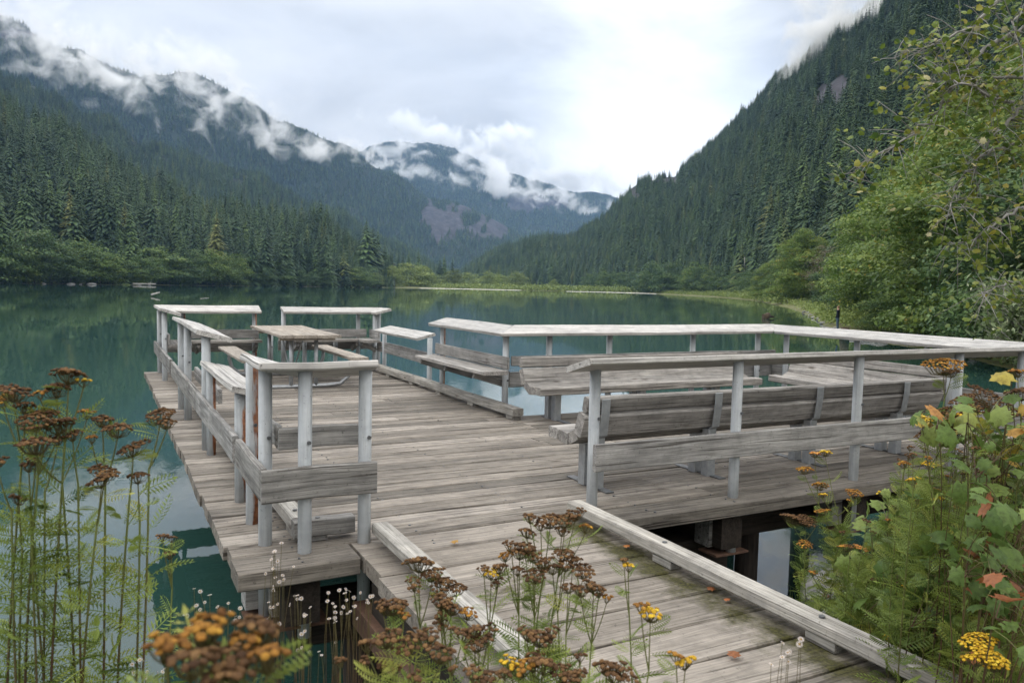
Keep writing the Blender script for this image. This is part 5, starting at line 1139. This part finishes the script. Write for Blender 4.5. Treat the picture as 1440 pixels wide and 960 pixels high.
for q, (hs, bx, bd, lab) in enumerate(RG):
    tansy(520 + q, gnd(bx, bd), hs, lab, GR, leaf_n=40, leaf_len=.14, leaf_rng=(.2, .96), tone=.64, stem_r=.0042, but_r=.0062)
random.seed(77)
for q in range(84):
    bx = random.uniform(1175, 1300) if q % 3 == 0 else random.uniform(1285, 1460); d_ = random.uniform(3.2, 4.2) if bx > 1290 else random.uniform(3.9, 4.8)
    top = random.uniform(690, 900) if bx < 1260 else random.uniform(620, 900)
    tansy(560 + q, gnd(bx, d_), [(bx + random.uniform(-25, 25), top, d_, 10, random.choice('bbr'))], 'leafy green tansy shoot in the thicket on the bank', 'green tansy shoots in the thicket', leaf_n=34, leaf_len=.135, leaf_rng=(.1, .98), nstem=1, tone=random.uniform(.45, .8))
# thimbleberry ------------------------------------------------------
def lobed_leaf():
    pts = [(0, 0), (.10, .30), (.02, .52), (.30, .40), (.42, .62), (.62, .40), (.72, .46), (.80, .22), (1.02, 0)]; V = [(.42, 0, .05)]
    out_ = [(x, y) for x, y in pts] + [(x, -y) for x, y in pts[-2:0:-1]]
    for x, y in out_: V.append((x, y, -.18 * abs(y) - .22 * x * x + .05 * math.sin(9 * x)))
    n = len(out_); F = [(0, 1 + k, 1 + (k + 1) % n) for k in range(n)]; return np.array(V), np.array(F)
LOB, LOBF = lobed_leaf()
M['berryleaf'] = leafmat('thimbleberry_leaf', [(0, (.06, .11, .025)), (.35, (.12, .19, .042)), (.58, (.21, .27, .07)), (.66, (.34, .30, .05)), (.78, (.42, .27, .06)), (.88, (.42, .15, .06)), (1, (.22, .09, .04))], .35, .5, .05, spots=55)
def berry(seed, bx, bd, spots, label, tones):
    r = np.random.default_rng(seed); base = gnd(bx, bd); o = thing('thimbleberry_bush', base, label, 'bush', 'thimbleberry bushes on the bank'); segs = []; pos = []; dr_ = []; sz = []; tn = []
    for (px, py, rx, ry, d, n) in spots:
        for q in range(int(n * 1.6)):
            p = W(px + r.normal(0, rx), py + r.normal(0, ry), d + r.normal(0, .22)); fork = base * .45 + p * .55; fork[2] = base[2] * .3 + p[2] * .7 - .1
            if q % 4 == 0: segs.append((bez(base + np.append(r.normal(0, .12, 2), 0), fork, p, 6), np.linspace(.004, .0016, 6), .1, .5)); lastp = p
            else: segs.append((bez(lastp - [0, 0, .06], lastp * .5 + p * .5, p, 4), np.linspace(.0018, .0012, 4), .3, .7))
            an = r.uniform(0, 6.28); pos.append(p); dr_.append((math.cos(an), math.sin(an), r.uniform(-.5, .1))); sz.append(r.uniform(.04, .085)); tn.append(r.choice(tones) + r.normal(0, .05))
    V, F, T = strip_tubes(segs); mesh_np('stem', V - base, F, M['stem'], o, {'lv': T}, smooth=True)
    fr_ = frames(np.array(dr_), np.array([[-.3, -.3, .6]]) + r.normal(0, .45, (len(pos), 3))); V, F = inst(LOB, LOBF, fr_ * np.array(sz)[:, None, None], np.array(pos) - base)
    mesh_np('foliage', V, F, M['berryleaf'], o, {'lv': np.clip(np.repeat(tn, len(LOB)), 0, 1)}, smooth=True); return o
berry(600, 1400, 3.6, [(1400, 610, 45, 30, 3.6, 46), (1330, 600, 25, 18, 3.8, 14), (1420, 680, 40, 40, 3.5, 34)], 'thimbleberry bush with yellow, orange and pink autumn leaves', [.2, .3, .35, .42, .45, .5, .55, .62, .66, .72, .82])
berry(601, 1275, 4.3, [(1262, 745, 22, 22, 4.4, 40), (1240, 790, 20, 30, 4.3, 30)], 'thimbleberry bush with soft green leaves beside the water gap', [.25, .4, .45, .5, .55])
berry(602, 1295, 3.9, [(1275, 840, 22, 28, 3.9, 40), (1330, 800, 30, 40, 3.7, 40)], 'low dark green thimbleberry beside the walkway kerb', [.05, .15, .25, .4])
berry(603, 1400, 3.2, [(1395, 770, 40, 50, 3.2, 50), (1420, 860, 30, 40, 3.0, 24)], 'brownish thimbleberry bush low at the picture edge', [.05, .12, .2, .3, .98])
# white asters -------------------------------------------------------
def aster_t():
    V = []; F = []
    for k in range(13):
        a = 2 * PI * k / 13; c, s = math.cos(a), math.sin(a); b0 = len(V)
        V += [(.2 * c, .2 * s, .02), (.65 * c - .11 * s, .65 * s + .11 * c, .14), (c, s, .05), (.65 * c + .11 * s, .65 * s - .11 * c, .14)]; F.append((b0, b0 + 1, b0 + 2, b0 + 3))
    pe_n = len(V)
    for k in range(8): a = 2 * PI * k / 8; V.append((.30 * math.cos(a), .30 * math.sin(a), .12))
    V.append((0, 0, .2))
    for k in range(8): F.append((pe_n + k, pe_n + (k + 1) % 8, pe_n + 8, pe_n + 8))
    return np.array(V), np.array(F), np.array([.75] * pe_n + [.05] * 9)
AV, AF, AL = aster_t()
M['aster'] = leafmat('white_aster', [(0, (.30, .19, .05)), (.3, (.30, .19, .05)), (.5, (.58, .50, .47)), (1, (.70, .66, .64))], .2, .7, .05)
GW = 'white asters below the dock corner'
def aster(seed, bx, bd, fl, label):
    r = np.random.default_rng(seed); base = gnd(bx, bd); o = thing('aster_plant', base, label, 'plant', GW); segs = []; P_ = []; cen = np.mean([W(x, y, d) for x, y, d in fl], 0); fork = base * .42 + cen * .58
    segs.append((bez(base - [0, 0, .05], base * .5 + fork * .5 + np.append(r.normal(0, .02, 2), 0), fork, 8), np.linspace(.003, .002, 8), .1, .3))
    for x, y, d in fl:
        for q in range(2):
            p = W(x + r.normal(0, 7), y + r.normal(0, 7), d + r.normal(0, .03)); P_.append(p); f0 = r.uniform(.35, 1.0); s0 = base * (1 - f0) + fork * f0 if r.random() < .6 else fork + (cen - fork) * r.uniform(0, .5); segs.append((bez(s0, s0 * .35 + p * .65 - [0, 0, .03] + np.append(r.normal(0, .02, 2), 0), p, 7), np.linspace(.0013, .0007, 7), .2, .5))
    V, F, T = strip_tubes(segs); mesh_np('stem', V - base, F, M['stem'], o, {'lv': T}, smooth=True)
    n = len(P_); nr = np.array([[-.25, -.55, .85]]) + r.normal(0, .5, (n, 3)); fr_ = frames(np.cross(nr, [.2, .3, 1]), nr)
    for q in range(n):
        V, F = inst(AV, AF, (fr_ * (.0068 * r.uniform(.75, 1.15)))[q:q + 1], np.array(P_)[q:q + 1] - base); mesh_np('flower_head', V, fix_tri(F), M['aster'], o, {'lv': AL})
    # narrow leaves
    m_ = 90; t = r.uniform(.1, 1, m_)[:, None]; pc = base * (1 - t) + fork * t + r.normal(0, .008, (m_, 3)); an = r.uniform(0, 6.28, m_); fr_ = frames(np.stack([np.cos(an), np.sin(an), r.uniform(0, .9, m_)], -1), np.array([[0, 0, 1.0]]) + r.normal(0, .3, (m_, 3)))
    TV = np.array([(0, 0, 0), (.4, .07, .04), (1, 0, -.12), (.4, -.07, .04)]); V, F = inst(TV, np.array([[0, 1, 2, 3]]), fr_ * r.uniform(.035, .07, m_)[:, None, None], pc - base)
    mesh_np('foliage', V, F, M['tansyleaf'], o, {'lv': np.repeat(np.clip(r.normal(.6, .12, m_), .25, 1), 4)}); return o
aster(620, 285, 2.3, [(272, 836, 2.3), (258, 848, 2.3), (282, 852, 2.3), (302, 846, 2.3), (308, 858, 2.3), (322, 852, 2.3), (326, 864, 2.3), (262, 866, 2.3), (335, 858, 2.3)], 'white aster cluster peeping over the blurred rusty heads')
aster(621, 388, 2.4, [(376, 778, 2.4), (384, 784, 2.4), (396, 795, 2.4), (382, 800, 2.4), (390, 812, 2.4), (402, 815, 2.4), (386, 826, 2.4), (378, 850, 2.4), (386, 848, 2.4), (380, 862, 2.4), (398, 768, 2.4)], 'tallest white aster stalk crossing the cut end of the dock planks')
aster(622, 430, 2.3, [(418, 842, 2.3), (425, 838, 2.3), (420, 848, 2.3), (430, 868, 2.3), (436, 866, 2.3), (427, 888, 2.3), (422, 914, 2.3), (428, 912, 2.3)], 'white aster before the grey pipe under the dock corner')
aster(623, 470, 2.3, [(458, 836, 2.3), (466, 841, 2.3), (472, 846, 2.3), (478, 862, 2.3), (486, 868, 2.3), (466, 868, 2.3), (462, 902, 2.3), (455, 906, 2.3)], 'white aster in front of the black gap below the planks')
aster(624, 500, 2.3, [(482, 828, 2.3), (490, 831, 2.3), (507, 838, 2.3), (517, 841, 2.3), (502, 848, 2.3), (510, 846, 2.3), (490, 848, 2.3), (500, 870, 2.3)], 'white aster with the densest flowers beside the walkway side beam')
aster(625, 235, 2.1, [(232, 940, 2.1), (222, 948, 2.1), (210, 955, 2.1), (190, 930, 2.1), (180, 940, 2.1)], 'small white aster low at the picture edge beside the water')
aster(626, 1110, 1.7, [(1105, 908, 1.7), (1118, 920, 1.7), (1124, 905, 1.7), (1098, 930, 1.7)], 'nearly bare seedling aster standing alone before the walkway planks')
# fallen leaves on the planks
for (px, py, s, tone, lab) in ((640, 763, .05, .80, 'orange fallen leaf lying in the middle of the planks'), (882, 769, .045, .86, 'pink fallen leaf beside the mossy kerb'), (1023, 844, .035, .9, 'small red fallen leaf on the moss'), (1000, 829, .04, .98, 'brown curled leaf on the moss'), (1032, 922, .05, .98, 'dry brown leaf near the kerb end')):
    d = FW + RT * (px - 720) / FPX - UP * (py - 480) / FPX; t = (DZ + .012 - EYE) / d[2]; p = np.array([0, 0, EYE]) + d * t
    o = mesh_np('fallen_leaf', LOB * s - [s * .4, 0, -s * .3], LOBF, M['berryleaf'], None, {'lv': np.full(len(LOB), tone)}); o.location = Vector([float(x) for x in p]); o.rotation_euler = (0, 0, random.uniform(0, 6)); tag(o, lab, 'leaf', 'fallen leaves on the planks')
# overhanging maple -------------------------------------------------
mo = thing('maple_tree', AZ(1720, 7.5, 1.2), 'maple whose bare branches with yellow leaves hang in from the picture edge', 'tree'); mb0 = AZ(1720, 7.5, 1.2); r = np.random.default_rng(71)
tr_ = [mb0 + [0, 0, -.5], mb0 + [0, .1, 2.5], mb0 + [-.2, .1, 5], mb0 + [-.3, 0, 8]]; b = MB(mb0); b.tube(tr_, [.19, .16, .12, .06], 10); b.build('trunk', M['barkpale'], mo, True)
BR = [[(1720, 100), (1560, -60), (1405, 0), (1370, 35), (1320, 60), (1258, 82)], [(1720, 60), (1560, 60), (1440, 40), (1385, 68), (1342, 120), (1306, 170), (1240, 216), (1190, 252)], [(1720, 260), (1560, 160), (1440, 146), (1392, 136), (1350, 112), (1300, 120)],
      [(1720, 240), (1500, 140), (1440, 150), (1400, 190), (1376, 228), (1374, 292)], [(1720, 300), (1560, 190), (1450, 200), (1400, 205), (1345, 260), (1338, 300)], [(1720, 360), (1560, 300), (1470, 290), (1420, 300), (1380, 330), (1330, 345)],
      [(1720, 0), (1580, -90), (1470, -40), (1430, 30), (1440, 90)], [(1720, 200), (1560, 120), (1470, 100), (1400, 110), (1340, 95), (1300, 60)], [(1720, 420), (1580, 400), (1480, 395), (1420, 400), (1380, 410)]]
LP, LN, LT, LS = [], [], [], []; twigs = []
for bi, pl in enumerate(BR):
    pts = []
    for q, (x, y) in enumerate(pl): dd_ = 7.5 - .9 * min(1, q / 4) + r.normal(0, .15); pts.append(W(x, y, dd_))
    pts[0] = np.array([mb0[0] - .1, mb0[1], min(pts[0][2], 8.5)]); n_ = len(pts); fine = []
    for q in range(n_ - 1):
        for t in np.linspace(0, 1, 7)[:-1]: fine.append(pts[q] * (1 - t) + pts[q + 1] * t + r.normal(0, .012, 3))
    fine.append(pts[-1]); fine = np.array(fine); m_ = len(fine)
    b = MB(mb0); b.tube(list(fine), list(np.linspace(.024, .0025, m_)), 6); twigs = []
    for q in range(int(m_ * .3), m_):
        f = q / m_
        for s_ in range(3 if f > .45 else 1):
            e = fine[q] + r.normal(0, .14, 3) + [0, 0, -.06]; twigs.append((np.array([fine[q], fine[q] * .5 + e * .5 + [0, 0, .02], e]), [.004, .003, .0015], .1, .3))
            for k in range(int(r.integers(3, 7))):
                LP.append(fine[q] + (e - fine[q]) * r.uniform(.3, 1.1) + r.normal(0, .045, 3)); LT.append(np.clip(r.normal(.52, .24), 0, 1)); LS.append(r.uniform(.028, .052))
    for tp_, tr2, _a, _b in twigs: b.tube(list(tp_), list(tr2), 3)
    b.build('branch', M['barkpale'], mo, True)
n = len(LP); an = r.uniform(0, 6.28, n); fr_ = frames(np.stack([np.cos(an), np.sin(an), r.uniform(-.9, .1, n)], -1), np.array([[0, 0, 1.0]]) + r.normal(0, .5, (n, 3))); V, F = inst(LOB, LOBF, fr_ * np.array(LS)[:, None, None], np.array(LP) - mb0)
mesh_np('foliage', V, F, M['branchleaf'], mo, {'lv': np.repeat(LT, len(LOB))})
# pale willow shrub -------------------------------------------------
wb = AZ(1580, 13.5, .8); wo = thing('willow_shrub', wb, 'grey green willow shrub leaning over the railing corner', 'shrub'); r = np.random.default_rng(81); segs = []; LP = []; LT = []; LD = []
for q in range(70):
    e = W(r.uniform(1365, 1520), r.uniform(385, 478), 13 + r.normal(0, .7)); mid = wb * .4 + e * .6 + [0, 0, .5]; cv = bez(wb + np.append(r.normal(0, .2, 2), 0), mid, e, 12); segs.append((cv, np.linspace(.022, .003, 12), .2, .5))
    for k in range(130): i0 = r.uniform(.35, 1); a = cv[int(i0 * 11)]; LP.append(a + r.normal(0, .10, 3)); LT.append(np.clip(r.normal(.45, .28), 0, 1)); LD.append((e - wb) / 4 + r.normal(0, .8, 3))
V, F, T = strip_tubes(segs, 5); mesh_np('stem', V - wb, F, M['barkpale'], wo, smooth=True); n = len(LP)
fr_ = frames(np.array(LD), np.array([[0, 0, 1.0]]) + r.normal(0, .4, (n, 3))); TV = np.array([(0, 0, 0), (.45, .19, .03), (1, 0, -.1), (.45, -.19, .03)]); V, F = inst(TV, np.array([[0, 1, 2, 3]]), fr_ * r.uniform(.07, .14, n)[:, None, None], np.array(LP) - wb)
mesh_np('foliage', V, F, M['willowleaf'], wo, {'lv': np.repeat(LT, 4)})
